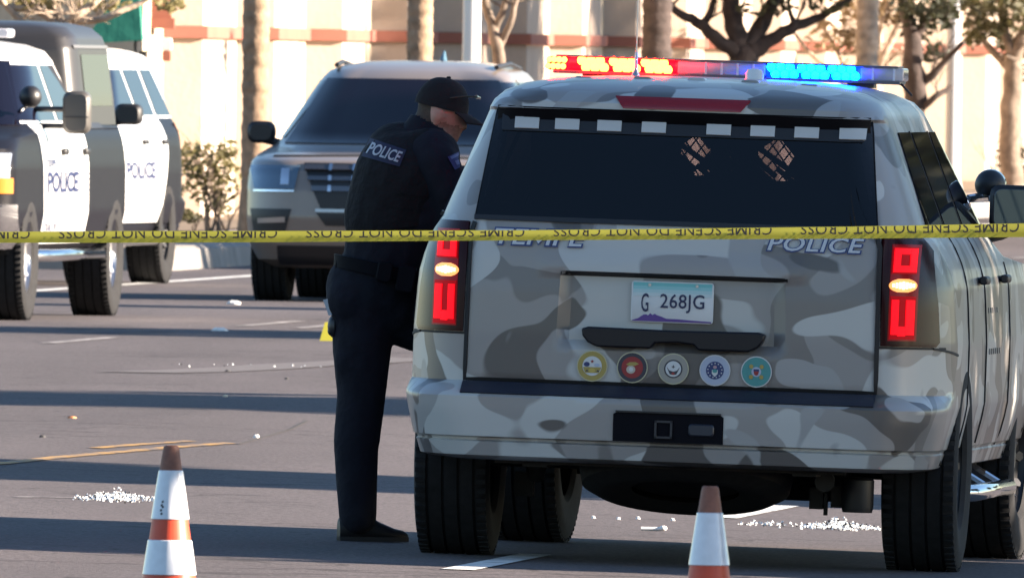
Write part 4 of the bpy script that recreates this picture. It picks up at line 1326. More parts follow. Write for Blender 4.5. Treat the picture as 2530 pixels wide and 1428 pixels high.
    mb = MB(); mb.lathe([(.035, 0), (.034, .03), (.026, .045), (.0001, .05)], (.16, .2, 1.795), 'z', 18); mb.build('roof_antenna_dome', mat('white_plastic', (.7, .7, .7), .35), root)
    mb = MB(); mb.tube([(.52, yb, 1.815), (.60, yb - .05, 1.82), (.66, yb - .1, 1.80), (.70, yb - .12, 1.76)], .005, 6); mb.build('light_bar_cable', M_BLACK, root)
    # roof ribs
    for x in (-.42, -.2, 0.0, .2, .42):
        mb = MB(); mb.rbox((x, .3, 1.7885 - .05 * x * x), (.07, 1.5, .03), .014); 
        mb.build('roof_rib', CAMO, root)
    return root, B
suv_root, SUVB = camo_suv()
# ------------------------------------------------------------------ parked police vehicles facing the camera
def wheel_cuts(body, axles, r, z):
    for y in axles:
        for sx in (-1, 1):
            mb = MB(); mb.lathe([(r, 0), (r, .55)], (sx * .62 if sx > 0 else -1.17, y, z), 'x', 36)
            boolean(body, mb.build('cut', None))
    body.data.shade_smooth(); body.data.set_sharp_from_angle(angle=math.radians(32))
def linings(root, axles, r, z, w=.93):
    mb = MB()
    ym = sum(axles) / 2
    mb.box((0, ym, z + .1), (1.1, axles[1] - axles[0] + 1.2, .16))
    for sx in (-1, 1):
        for y in axles:
            prof = [Vector((0, y + (r - .006) * math.cos(a), z + (r - .006) * math.sin(a))) for a in frange(0.0, math.pi, 14)]
            mb.loft([[p + Vector((sx * x, 0, 0)) for p in prof] for x in (.62, w)], closed=False)
    mb.build('wheel_well_lining', M_UNDER, root, fix=False)
M_HEAD = mat('headlight_lens', (.30, .34, .40), .06, .3, coat=.6)
M_AMBER = mat('amber_lens', (.55, .16, .02), .2)
M_ALU = mat('alloy_rim', (.62, .62, .64), .3, .85)

M_BLACKP = mat('black_car_paint', (.007, .007, .010), .38, spec=.12)
def two_tone(o, zw):
    """black body, white greenhouse above the belt line"""
    o.data.materials.clear()
    for m in (M_BLACKP, M_WHITEP): o.data.materials.append(m)
    o.data.polygons.foreach_set('material_index', [1 if p.center.z > zw else 0 for p in o.data.polygons])

def pickup():
    th = math.radians(7.0)
    rear = hit(288, 780, .10)
    x_ = Vector((-math.cos(th), math.sin(th), 0))
    c = Vector((rear.x, rear.y, 0)) + x_ * 1.01
    root = empty('police_pickup', (c.x, c.y, .10), math.pi - th, 'black and white police pickup with dark camper shell at the left edge', 'police truck')
    WB = 4.1
    fr = (.28, .22, .10)
    K = [(.46, .90, -.55, WB + .80, .2, .2, .03, *fr), (.52, .965, -.60, WB + .90, .15, .2, .03, *fr), (.70, 1.0, -.62, WB + .97, .12, .2, .03, *fr), (1.0, 1.0, -.62, WB + .98, .12, .2, .03, *fr),
         (1.12, .985, -.62, WB + .95, .12, .2, .03, .3, .3, .12), (1.19, .97, -.62, WB + .80, .12, .2, .03, .34, .4, .14), (1.225, .955, -.62, WB - .02, .12, .2, .03, .36, .5, .15), (1.27, .935, -.62, WB - .15, .12, .2, .03, .34, .5, .16),
         (1.285, .93, 1.28, WB - .18, .10, .1, .02, .32, .5, .18), (1.70, .765, 1.36, WB - .92, .12, .2, .03, .3, .5, .2), (1.76, .72, 1.4, WB - 1.06, .15, .2, .04, .3, .45, .2), (1.80, .62, 1.5, WB - 1.3, .2, .25, .05, .3, .4, .2),
         (1.825, .45, 1.7, WB - 1.6, .2, .25, .05, .25, .3, .1), (1.835, .2, 1.9, WB - 1.9, .1, .1, .02, .1, .1, .02)]
    B = Body(K, dz=.03)
    body = B.mesh('body', M_BLACKP, root)
    wheel_cuts(body, (0, WB), .50, .43); linings(root, (0, WB), .50, .43)
    two_tone(body, 1.284)
    for y in (0, WB):
        for sx in (-1, 1): make_wheel(root, (sx * .86, y, .405), R=.405, wd=.285, rim_r=.23, side=sx, rim_mat=M_ALU)
    fr2 = (.12, .25, .03)
    K2 = [(1.275, .925, -.60, 1.30, .12, .15, .03, *fr2), (1.45, .91, -.58, 1.30, .12, .15, .03, *fr2), (1.78, .87, -.52, 1.28, .14, .18, .03, *fr2), (1.86, .845, -.48, 1.24, .16, .2, .03, *fr2),
          (1.92, .78, -.40, 1.16, .2, .2, .03, .16, .2, .03), (1.95, .64, -.3, 1.0, .2, .2, .03, .2, .2, .03), (1.96, .4, -.1, .8, .1, .1, .02, .1, .1, .02)]
    B2 = Body(K2, dz=.04)
    sh = B2.mesh('camper_shell', mat('dark_grey_shell', (.030, .029, .030), .35, spec=.4), root)
    for sx in (-1, 1):
        B2.patch(B2.side, frange(1.40, 1.74, 6), lambda z: -.30, lambda z: .98, 10, .005, .01, sx).build('shell_window', M_GLASS, sh)
        B2.ribbon(B2.side, [(-.35, 1.79), (1.15, 1.79)], .02, .012, .012, sx).build('shell_trim', mat('shell_trim_grey', (.10, .10, .10), .4), sh)
        B.ribbon(B.side, [(-.45, 1.262), (1.2, 1.262)], .03, .012, .012, sx).build('bed_rail', M_BLACK, root)
    for sx in (-1, 1):
        zs = frange(1.30, 1.665, 8)
        B.patch(B.side, zs, lin((1.30, 1.45), (1.67, 1.50)), lin((1.30, 2.37), (1.67, 2.28)), 10, .005, .01, sx).build('door_window', M_GLASS, root)
        B.patch(B.side, zs, lin((1.30, 2.48), (1.67, 2.40)), lin((1.30, 3.66), (1.67, 3.06)), 12, .005, .01, sx).build('door_window', M_GLASS, root)
        for a, b in ((1.415, 2.425), (2.437, 3.56)):
            d = B.patch(B.side, frange(.50, 1.275, 12), lambda z: a, lin((.5, b - .06 if b > 3 else b), (.8, b), (1.275, b + (.05 if b > 3 else 0))), 14, .007, .012, sx).build('door', M_WHITEP, root)
            yy = a + .17
            x = B.side(yy, 1.10, sx).x
            mb = MB(); mb.rbox((x + sx * .026, yy, 1.10), (.03, .16, .045), .014); mb.build('door_handle', M_BLACK, d)
        mb = MB(); mb.rbox((sx * 1.17, 3.22, 1.36), (.18, .12, .28), .05)
        mr = mb.build('towing_mirror', mat('mirror_shell_grey', (.075, .07, .065), .35), root)
        mb = MB()
        for z in (1.27, 1.38): mb.tube([(sx * .88, 3.22, z), (sx * 1.10, 3.22, z)], .018, 8)
        mb.build('mirror_arm', M_BLACK, mr)
        mb = MB(); mb.rbox((sx * 1.17, 3.282, 1.33), (.17, .005, .008), .002); mb.build('mirror_seam', M_BLACK, mr)
        mb = MB(); mb.tube([(sx * .90, .62, .42), (sx * 1.0, .75, .42), (sx * 1.02, WB - .75, .42), (sx * .92, WB - .62, .42)], .04, 10); mb.build('side_step', M_CHROME, root)
        mb = MB(); mb.ball((sx * .93, 3.72, 1.46), (.075, .085, .075), 16, 10); sp = mb.build('spotlight', M_BLACK, root)
        mb = MB(); mb.tube([(sx * .84, 3.62, 1.36), (sx * .92, 3.70, 1.42)], .016, 8); mb.build('spotlight_bracket', M_CHROME, sp)
    def sl(body_, y0, y1, z0, z1, bold=.03):
        uv, fs = text_mesh(body_, bold)
        vs = [B.out(B.side, y0 + (y1 - y0) * a, z0 + (z1 - z0) * b, .011, -1) for a, b in uv]
        link_mesh('door_lettering', vs, fs, M_LETTER_BLUE, root, smooth=False)
    sl('POLICE', 3.40, 1.95, .83, .97); sl('TEMPE', 3.45, 2.98, 1.0, 1.05); sl('DIAL 911', 3.42, 2.75, .575, .635, .01)
    for k in range(4): B.ribbon(B.side, [(1.92, .845 + .036 * k), (1.44, .845 + .036 * k)], .008, .012, .006, -1).build('door_stripe', M_LETTER_BLUE, root)
    B.patch(B.front, frange(1.27, 1.69, 10), lin((1.27, -.86), (1.69, -.68)), lin((1.27, .86), (1.69, .68)), 24, .006, .01).build('windscreen', M_GLASS, root)
    for sx in (-1, 1):
        B.patch(B.front, frange(.84, 1.09, 6), lambda z: sx * .64, lambda z: sx * .965, 10, .008, .02).build('headlight', M_HEAD, root)
        B.patch(B.front, frange(.83, .93, 3), lambda z: sx * .70, lambda z: sx * .98, 8, .013, .01).build('turn_signal', M_AMBER, root)
    g = B.patch(B.front, frange(.80, 1.10, 5), lambda z: -.6, lambda z: .6, 20, .008, .02).build('grille', M_BLACK, root)
    for k in range(4): B.ribbon(B.front, [(-.6, .83 + .075 * k), (.6, .83 + .075 * k)], .022, .02, .015).build('grille_bar', M_CHROME, g)
    B.patch(B.front, frange(.52, .76, 5), lambda z: -.97, lambda z: .97, 30, .07, .10).build('bumper', M_CHROME, root)
    mb = MB(); mb.rbox((0, 2.3, 1.875), (1.2, .28, .06), .02); lbb = mb.build('light_bar', MATS['clear_bar_lens'], root)
    for x in (-.45, .45):
        mb = MB(); mb.box((x, 2.3, 1.83), (.1, .15, .04)); mb.build('bar_foot', M_BLACK, lbb)
    return root
pickup()

def white_suv():
    th = math.radians(8.6)
    rear = hit(414, 700, .10)
    x_ = Vector((-math.cos(th), math.sin(th), 0))
    c = Vector((rear.x, rear.y, 0)) + x_ * 1.01
    root = empty('police_suv', (c.x, c.y, .10), math.pi - th, 'black and white police SUV parked behind the pickup', 'police car')
    B = Body(SUV_KEYS, dz=.03)
    body = B.mesh('body', M_BLACKP, root)
    wheel_cuts(body, (0, 2.946), .468, .40); linings(root, (0, 2.946), .468, .40)
    two_tone(body, 1.26)
    for y in (0, 2.946):
        for sx in (-1, 1): make_wheel(root, (sx * .872, y, .39), side=sx, wd=.28, rim_mat=M_BLACK)
    for sx in (-1, 1):
        zs = frange(1.278, 1.625, 8)
        for a0, a1, b0, b1, nm in ((-.70, -.50, -.02, -.02, 'quarter_window'), (.09, .09, .80, .80, 'door_window'), (.90, .90, 1.95, 1.48, 'door_window')):
            B.patch(B.side, zs, lin((1.278, a0), (1.625, a1)), lin((1.278, b0), (1.625, b1)), 10, .006, .012, sx).build(nm, M_GLASS, root)
        for a, b in ((.03, .93), (.942, 2.12)):
            d = B.patch(B.side, frange(.47, 1.255, 12), lin((.47, a + (.38 if a < .5 else 0)), (.8, a + (.12 if a < .5 else 0)), (1.0, a)), lambda z: b, 14, .007, .012, sx).build('door', M_WHITEP, root)
            yy = a + .2
            x = B.side(yy, 1.08, sx).x
            mb = MB(); mb.rbox((x + sx * .026, yy, 1.08), (.03, .16, .035), .012); mb.build('door_handle', M_BLACK, d)
        mb = MB(); mb.rbox((sx * 1.04, 2.1, 1.29), (.20, .14, .16), .05); mr = mb.build('door_mirror', M_BLACK, root)
        mb = MB(); mb.tube([(sx * .88, 2.1, 1.21), (sx * 1.0, 2.1, 1.24)], .025, 8); mb.build('mirror_arm', M_BLACK, mr)
        mb = MB(); mb.tube([(sx * .95, .52, .33), (sx * 1.0, .6, .33), (sx * 1.0, 2.3, .33), (sx * .95, 2.4, .33)], .035, 10); mb.build('side_step', M_STEEL, root)
        B.patch(B.front, frange(.82, 1.0, 5), lambda z: sx * .58, lambda z: sx * .95, 10, .008, .02).build('headlight', M_HEAD, root)
        B.patch(B.rear, frange(.85, 1.22, 6), lambda z: sx * .78, lambda z: sx * .95, 8, .008, .02).build('tail_light', MATS['red_lens_unlit'], root)
    uv, fs = text_mesh('POLICE', .03)
    link_mesh('door_lettering', [B.out(B.side, 2.02 - 1.35 * a, .80 + .13 * b, .011, -1) for a, b in uv], fs, M_LETTER_BLUE, root, smooth=False)
    for k in range(3): B.ribbon(B.side, [(.62, .82 + .04 * k), (.25, .82 + .04 * k)], .008, .012, .006, -1).build('door_stripe', M_LETTER_BLUE, root)
    B.patch(B.front, frange(1.24, 1.655, 8), lin((1.24, -.84), (1.66, -.66)), lin((1.24, .84), (1.66, .66)), 20, .006, .01).build('windscreen', M_GLASS, root)
    B.patch(B.rear, frange(1.27, 1.655, 6), lin((1.26, -.74), (1.66, -.69)), lin((1.26, .74), (1.66, .69)), 16, .006, .01).build('rear_window', M_GLASS, root)
    B.patch(B.front, frange(.68, .98, 5), lambda z: -.52, lambda z: .52, 14, .008, .02).build('grille', M_BLACK, root)
white_suv()

def dark_suv():
    th = math.radians(5.8)
    fo = hit(630, 741, .10)
    x_ = Vector((-math.cos(th), math.sin(th), 0)); f = Vector((-math.sin(th), -math.cos(th), 0))
    WB = 2.86
    c = Vector((fo.x, fo.y, 0)) - x_ * .965 - f * WB
    root = empty('police_suv', (c.x, c.y, .10), math.pi - th, 'dark grey police SUV facing the camera behind the officer', 'police car')
    P = mat('grey_metallic_paint', (.21, .172, .145), .35, .2, coat=.5)
    F = WB
    K = [(.24, .78, -.85, F + .66, .2, .3, .04, .3, .3, .10), (.30, .90, -.98, F + .82, .2, .35, .05, .34, .34, .12), (.42, .965, -1.0, F + .90, .2, .4, .05, .36, .42, .14), (.60, .985, -1.02, F + .93, .2, .4, .05, .38, .45, .15),
         (.80, .99, -1.0, F + .91, .2, .4, .05, .40, .48, .16), (.93, .985, -.98, F + .86, .2, .4, .05, .42, .5, .17), (1.0, .98, -.97, F + .76, .2, .4, .05, .44, .55, .18), (1.045, .965, -.96, F + .55, .2, .4, .05, .46, .6, .2),
         (1.085, .95, -.95, F + .10, .2, .4, .05, .46, .6, .2), (1.115, .93, -.94, F - .26, .2, .4, .05, .42, .6, .22), (1.15, .91, -.93, F - .40, .2, .4, .05, .4, .6, .25), (1.60, .69, -.72, F - 1.22, .15, .3, .05, .3, .5, .25),
         (1.65, .65, -.66, F - 1.36, .18, .3, .05, .3, .45, .25), (1.69, .57, -.55, F - 1.55, .2, .3, .06, .28, .4, .2), (1.72, .42, -.3, F - 1.85, .2, .25, .05, .2, .3, .1), (1.732, .2, .1, F - 2.2, .1, .1, .02, .1, .1, .02)]
    B = Body(K, dz=.022)
    body = B.mesh('body', P, root)
    wheel_cuts(body, (0, F), .41, .365); linings(root, (0, F), .41, .365, .9)
    for y in (0, F):
        for sx in (-1, 1): make_wheel(root, (sx * .835, y, .365), R=.365, wd=.262, rim_r=.225, side=sx, rim_mat=M_BLACK)
    ws = B.patch(B.front, frange(1.125, 1.592, 12), lin((1.125, -.83), (1.6, -.615)), lin((1.125, .83), (1.6, .615)), 26, .007, .012).build('windscreen', M_GLASS, root)
    for sx in (-1, 1):
        zs = frange(1.165, 1.58, 8)
        B.patch(B.side, zs, lin((1.16, .95), (1.58, .95)), lin((1.16, 2.05), (1.58, 1.5)), 10, .006, .01, sx).build('door_window', M_GLASS, root)
        B.patch(B.side, zs, lin((1.16, 0.0), (1.58, .05)), lin((1.16, .85), (1.58, .85)), 10, .006, .01, sx).build('door_window', M_GLASS, root)
        B.ribbon(B.side, [(.90, .4), (.90, 1.6)], .012, .004, .008, sx).build('door_gap', M_SEAM, root)
        # A pillar trims, mirrors, lamps
        mb = MB(); mb.rbox((sx * 1.045, 1.86, 1.20), (.20, .14, .16), .06); mr = mb.build('door_mirror', M_BLACK, root)
        mb = MB(); mb.tube([(sx * .90, 1.88, 1.12), (sx * 1.03, 1.86, 1.15)], .03, 8); mb.build('mirror_arm', M_BLACK, mr)
        hl = B.patch(B.front, frange(.80, .965, 6), lin((.80, sx * .60), (.965, sx * .57)), lin((.80, sx * .90), (.965, sx * .955)), 12, .010, .03).build('headlight', mat('headlight_lens_blue', (.10, .15, .20), .06, .3, coat=.6), root)
        B.patch(B.front, frange(.83, .94, 3), lambda z: sx * .64, lambda z: sx * .70, 4, .014, .01).build('headlight_bulb', M_CHROME, hl)
        B.ribbon(B.front, [(sx * .60, .788), (sx * .90, .788)], .012, .016, .02).build('headlight_trim', M_CHROME, hl)
        B.patch(B.front, frange(.50, .66, 5), lin((.5, sx * .66), (.66, sx * .62)), lin((.5, sx * .90), (.66, sx * .93)), 8, .008, .02).build('fog_light_recess', M_BLACK, root)
        B.ribbon(B.front, [(sx * .66, .585), (sx * .86, .575)], .035, .016, .02).build('fog_light', M_STEEL, root)
    g = B.patch(B.front, frange(.66, .985, 8), lin((.66, -.40), (.985, -.545)), lin((.66, .40), (.985, .545)), 22, .010, .02).build('grille', M_BLACK, root)
    for k, z in enumerate((.945, .875, .805)):
        b_ = B.ribbon(B.front, [(-.53 + .03 * k, z), (.53 - .03 * k, z)], .03, .026, .02).build('grille_bar', mat('dark_chrome', (.18, .17, .17), .2, .9), g)
        for q in range(-2, 3): 
            B.patch(B.front, frange(z - .018, z + .018, 2), lambda zz: q * .17 - .012, lambda zz: q * .17 + .012, 2, .032, .01).build('grille_stud', M_CHROME, b_)
    B.patch(B.front, frange(.545, .635, 3), lin((.54, -.36), (.64, -.44)), lin((.54, .36), (.64, .44)), 16, .008, .02).build('lower_intake', M_BLACK, root)
    B.ribbon(B.front, [(-.44, .652), (.44, .652)], .022, .012, .02).build('bumper_trim', M_STEEL, root)
    B.patch(B.front, frange(.27, .40, 4), lambda z: -.72, lambda z: .72, 24, .010, .02).build('front_valance', M_BLACK, root)
    B.ribbon(B.front, [(-.80, 1.035), (0, 1.05), (.80, 1.035)], .012, .004, .008).build('bonnet_gap', M_SEAM, root)
    mb = MB(); mb.tube([(-.1, .3, 1.72), (-.1, .24, 1.80)], [.03, .008], 8); mb.build('antenna_fin', mat('blue_grey_plastic', (.08, .16, .22), .4), root)
    for sx in (-1, 1):
        mb = MB(); mb.tube([(sx * .60, -.3, 1.68), (sx * .61, .5, 1.715), (sx * .58, 1.2, 1.69)], .018, 8); mb.build('roof_rail', M_BLACK, root)
dark_suv()
# ------------------------------------------------------------------ officer leaning at the driver's side
def officer():
    YO = 104.75
    S = PXF / YO
    foot = at(905, 1331, YO)
    foot.z = gz_u(uv_of(foot)[0])
    root = empty('person', foot, label='police officer in dark uniform, vest and cap leaning toward the camouflage SUV', cat='person')
    O = root.location.copy()
    def P(px, py, dy=0.0): return at(px, py, YO + dy) - O
    def capsule(mb, a, ra, b, rb, n=14):
        a, b = Vector(a), Vector(b)
        d = b - a
        L = d.length
        d = d.normalized() if L > 1e-6 else Vector((0, 0, 1))
        o1 = d.orthogonal().normalized(); o2 = d.cross(o1)
        rings = []
        for k in range(1, 7):
            t = math.pi / 2 * k / 6
            rings.append([a - d * ra * math.cos(t) + (o1 * math.cos(6.2832 * i / n) + o2 * math.sin(6.2832 * i / n)) * ra * math.sin(t) for i in range(n)])
        for k in range(0, 6):
            t = math.pi / 2 * (1 - k / 6)
            rings.append([b + d * rb * math.cos(t) + (o1 * math.cos(6.2832 * i / n) + o2 * math.sin(6.2832 * i / n)) * rb * math.sin(t) for i in range(n)])
        mb.loft(rings, True, True)
    def fuse(mb, name, m, voxel, smooth_it, mats=None):
        o = mb.build(name, m, root)
        for mm in (mats or []): o.data.materials.append(mm)
        r = o.modifiers.new('r', 'REMESH'); r.mode = 'VOXEL'; r.voxel_size = voxel
        q = o.modifiers.new('s', 'SMOOTH'); q.factor = .5; q.iterations = smooth_it
        dg = bpy.context.evaluated_depsgraph_get()
        me = bpy.data.meshes.new_from_object(o.evaluated_get(dg))
        o.modifiers.clear()
        old = o.data; o.data = me; bpy.data.meshes.remove(old)
        me.shade_smooth()
        return o
    def cloth(name, c, sc=9, st=.9):
        return mat(name, c, .85, spec=.25, bump=st, bscale=sc, noise=.15, nscale=20)
    UNI = cloth('navy_uniform_cloth', (.0065, .0075, .014)); VEST = cloth('black_vest_nylon', (.009, .009, .0105), 30, .5)
    SKIN = mat('skin', (.46, .25, .18), .55, noise=.08, nscale=40); HAIR = mat('short_brown_hair', (.055, .035, .022), .8, noise=.3, nscale=90); BEARD = mat('stubble', (.25, .13, .085), .7, noise=.2, nscale=90)
    HD = Matrix.Rotation(math.radians(14), 3, 'Y')            # head bowed to the right
    hc = P(1092, 268)
    mb = MB()
    # trunk
    mb.ball(P(918, 712), (.178, .15, .16)); mb.ball(P(958, 750, .03), (.15, .14, .13)); mb.ball(P(872, 735, -.03), (.105, .11, .12))
    capsule(mb, P(945, 655), .155, P(965, 560), .165); capsule(mb, P(968, 540), .168, P(1000, 440), .178)
    capsule(mb, P(1000, 430, .05), .16, P(985, 385, .06), .125); mb.ball(P(1040, 500, -.02), (.16, .15, .2))
    capsule(mb, P(1000, 375, .12), .09, P(1070, 385, -.09), .105)
    capsule(mb, P(1040, 340), .085, P(1072, 300), .066)
    # head: skull, jaw, brow, nose, ear
    mb.ball(hc, (.093, .075, .112), 18, 12, HD); mb.ball(hc + HD @ Vector((.045, 0, -.062)), (.052, .05, .058), 14, 10, HD)
    mb.ball(hc + HD @ Vector((.070, 0, -.098)), (.026, .032, .022), 10, 8); mb.ball(hc + HD @ Vector((.088, 0, -.034)), (.018, .013, .024), 10, 8, HD)
    mb.ball(hc + HD @ Vector((.104, 0, -.046)), (.014, .013, .013), 8, 6); mb.ball(hc + HD @ Vector((.075, 0, .006)), (.022, .045, .014), 10, 8)
    mb.ball(hc + HD @ Vector((.083, 0, -.071)), (.013, .022, .010), 8, 6)
    for sy in (-1, 1):
        mb.ball(hc + HD @ Vector((-.008, sy * .075, -.02)), (.024, .014, .036), 10, 8, HD)
    # standing leg
    capsule(mb, P(900, 765, .0), .128, P(894, 870), .112); capsule(mb, P(894, 870), .112, P(893, 975), .094); capsule(mb, P(893, 975), .094, P(881, 1090), .089); capsule(mb, P(880, 1090), .087, P(881, 1180), .081)
    capsule(mb, P(881, 1180), .081, P(884, 1275), .073)
    mb.ball(P(870, 885, -.03), (.072, .075, .10))             # cargo pocket
    # raised leg, foot on the running board
    capsule(mb, P(965, 765, .05), .125, P(1040, 800, .10), .112); capsule(mb, P(1040, 800, .10), .112, P(1112, 835, .14), .085); capsule(mb, P(1112, 835, .14), .082, P(1108, 980, .2), .076); capsule(mb, P(1108, 980, .2), .075, P(1112, 1105, .22), .058)
    # arms
    capsule(mb, P(1080, 402, -.13), .088, P(1112, 470, -.15), .074); capsule(mb, P(1112, 470, -.15), .072, P(1118, 535, -.12), .062); capsule(mb, P(1118, 535, -.12), .060, P(1140, 480, .02), .042)
    capsule(mb, P(985, 372, .19), .085, P(1050, 470, .27), .066); capsule(mb, P(1050, 470, .27), .062, P(1130, 505, .26), .042)
    # hands with separate fingers
    for w, ax in ((P(1140, 480, .02), Vector((.45, .75, .25))), (P(1130, 505, .26), Vector((.9, .25, .1)))):
        ax = ax.normalized(); sd = ax.cross(Vector((0, 0, 1))).normalized(); up = sd.cross(ax)
        capsule(mb, w, .034, w + ax * .06, .036)
        for k, ln in enumerate((.062, .075, .070, .052)):
            b0 = w + ax * .075 + up * (.027 - .018 * k)
            b1 = b0 + ax * ln * .55 + sd * .006; b2 = b1 + ax * ln * .4 + sd * .022
            capsule(mb, b0, .0095, b1, .009, 8); capsule(mb, b1, .009, b2, .008, 8)
        t0 = w + ax * .02 + up * .035; t1 = t0 + ax * .03 + up * .025; t2 = t1 + ax * .03 + sd * .015
        capsule(mb, t0, .012, t1, .011, 8); capsule(mb, t1, .010, t2, .009, 8)
    body = fuse(mb, 'body', UNI, .0115, 5, [SKIN, HAIR, BEARD])
    idx = []
    hands = [P(1152, 478, .07), P(1145, 500, .28)]
    Hi = HD.inverted()
    for p in body.data.polygons:
        c = p.center
        q = Hi @ (c - hc)
        k = 0
        inside = (q.x / .101) ** 2 + (q.y / .085) ** 2 + (q.z / .118) ** 2 < 1 or (q - Vector((.05, 0, -.06))).length < .068 or (q - Vector((.07, 0, -.098))).length < .036 or (abs(q.y) > .07 and abs(q.x + .008) < .03 and abs(q.z + .02) < .045) or (q - Vector((.1, 0, -.045))).length < .03
        if inside:
            k = 1
            if q.x < -.018 and q.z > -.09: k = 2
            if q.z < -.05 and q.x > -.005 and q.x < .12: k = 3
            if abs(q.y) > .07 and abs(q.x + .008) < .03: k = 1
        for h in hands:
            if (c - h).length < .105 and c.x > P(1128, 500).x: k = 1
        idx.append(k)
    body.data.polygons.foreach_set('material_index', idx)
    # vest
    mb = MB()
    capsule(mb, P(968, 535), .186, P(1000, 445), .200); capsule(mb, P(1000, 440, .03), .190, P(988, 392, .04), .142); mb.ball(P(1030, 505), (.175, .165, .19))
    for sy in (-.10, .12): capsule(mb, P(960, 375, sy + .05), .06, P(1050, 345, sy), .045)
    vest = fuse(mb, 'vest', VEST, .014, 4)
    bm = bmesh.new(); bm.from_mesh(vest.data)
    bmesh.ops.bisect_plane(bm, geom=bm.verts[:] + bm.edges[:] + bm.faces[:], plane_co=P(960, 566), plane_no=Vector((.12, 0, -1)), clear_outer=True)
    bm.to_mesh(vest.data); bm.free()
    # pouches and side straps on the vest
    def on(obj, px, py, off=.004):
        bv = BVHTree.FromPolygons([v.co + O for v in obj.data.vertices], [tuple(p.vertices) for p in obj.data.polygons])
        h, n, i, d = bv.ray_cast(cam.location, ray(px, py).normalized())
        if h is None: return at(px, py, YO - .15) - O
        return h - O - ray(px, py).normalized() * off
    bv_v = BVHTree.FromPolygons([v.co + O for v in vest.data.vertices], [tuple(p.vertices) for p in vest.data.polygons])
    bv_b = BVHTree.FromPolygons([v.co + O for v in body.data.vertices], [tuple(p.vertices) for p in body.data.polygons])
    def proj(bv, px, py, off):
        d = ray(px, py).normalized()
        h, n, i, t = bv.ray_cast(Vector((0, 0, CAMH)), d)
        if h is None: return None
        return h - O - d * off
    def quad(bv, cs, off, n=10, m=5):
        g = []
        last = None
        for j in range(m + 1):
            row = []
            for i in range(n + 1):
                a, b = i / n, j / m
                x = (cs[0][0] * (1 - a) + cs[1][0] * a) * (1 - b) + (cs[3][0] * (1 - a) + cs[2][0] * a) * b
                y = (cs[0][1] * (1 - a) + cs[1][1] * a) * (1 - b) + (cs[3][1] * (1 - a) + cs[2][1] * a) * b
                p = proj(bv, x, y, off) or last or P(x, y, -.15)
                last = p
                row.append(p)
            g.append(row)
        return g
    cs = [(914, 341), (1004, 371), (987, 412), (893, 386)]
    mb = MB(); mb.loft(quad(bv_v, cs, .006), closed=False); pt = mb.build('police_patch', mat('navy_patch', (.010, .013, .042), .7), vest)
    uv, fs = text_mesh('POLICE', .022, .12)
    t = [(918, 350), (996, 376), (984, 402), (903, 378)]
    vs = []
    for a, b in uv:
        b = 1 - b
        x = (t[0][0] * (1 - a) + t[1][0] * a) * (1 - b) + (t[3][0] * (1 - a) + t[2][0] * a) * b
        y = (t[0][1] * (1 - a) + t[1][1] * a) * (1 - b) + (t[3][1] * (1 - a) + t[2][1] * a) * b
        vs.append(proj(bv_v, x, y, .010) or P(x, y, -.17))
    link_mesh('patch_lettering', vs, fs, mat('silver_lettering', (.42, .42, .44), .45), pt, smooth=False)
    mb = MB(); mb.loft(quad(bv_b, [(1106, 388), (1140, 372), (1160, 402), (1124, 420)], .006, 6, 4), closed=False)
    sp = mb.build('shoulder_patch', mat('blue_patch', (.018, .03, .13), .7), root)
    mb = MB(); mb.loft(quad(bv_b, [(1112, 388), (1138, 376), (1142, 381), (1116, 394)], .009, 5, 2), closed=False); mb.build('patch_emblem', mat('pale_blue_thread', (.10, .14, .28), .7), sp)
    mb = MB(); mb.loft(quad(bv_b, [(1124, 398), (1140, 392), (1144, 402), (1129, 408)], .009, 4, 2), closed=False); mb.build('patch_emblem', mat('pale_blue_thread', (.10, .14, .28), .7), sp)
    for y0, y1 in ((470, 478), (505, 513)):
        mb = MB(); mb.loft(quad(bv_v, [(972, y0), (1060, y0 + 10), (1060, y1 + 10), (972, y1)], .005, 8, 2), closed=False); mb.build('vest_strap', VEST, vest)
    # belt, pouch, holster
    mb = MB()
    ring = []
    cb = P(945, 668)
    for k in range(30):
        a = 6.2832 * k / 30
        ring.append(cb + Matrix.Rotation(math.radians(11), 3, 'Y') @ Vector((math.cos(a) * .176, math.sin(a) * .165, 0)))
    g = []
    for i in range(31):
        p = ring[i % 30]; n = (p - cb).normalized()
        g.append([p + n * .0 + Vector((0, 0, -.026)), p + n * .012 + Vector((0, 0, -.024)), p + n * .012 + Vector((0, 0, .024)), p + Vector((0, 0, .026))])
    mb.loft(g)
    belt = mb.build('duty_belt', mat('belt_leather', (.003, .0035, .006), .7, spec=.1), root)
    for px, py, dy, d in ((1003, 690, -.17, (.07, .06, .10)), (950, 672, -.185, (.06, .05, .08)), (1045, 700, -.13, (.06, .06, .12)), (842, 655, -.03, (.04, .06, .06))):
        mb = MB(); mb.rbox(P(px, py, dy), d, .015, Matrix.Rotation(math.radians(10), 3, 'Y')); mb.build('belt_pouch', MATS['belt_leather'], belt)
    mb = MB(); mb.rbox(P(1050, 735, -.13), (.07, .06, .20), .02, Matrix.Rotation(math.radians(8), 3, 'Y')); mb.build('holster', MATS['belt_leather'], belt)
    # white paper tucked into the hip pocket, dark pouch below
    mb = MB(); mb.poly([P(798, 741, -.06), P(812, 738, -.06), P(833, 776, -.06), P(812, 780, -.06)], (0, .012, 0)); mb.build('folded_paper', mat('folded_white_paper', (.55, .58, .62), .6), root, smooth=False)
    mb = MB(); mb.ball(P(826, 806, -.02), (.026, .04, .045), 12, 8); mb.ball(P(822, 818, -.02), (.02, .03, .02), 12, 8); mb.build('pocket_pouch', M_BLACK, root)
    # cap
    CAP = cloth('black_cap_cloth', (.014, .0115, .012), 30, .3)
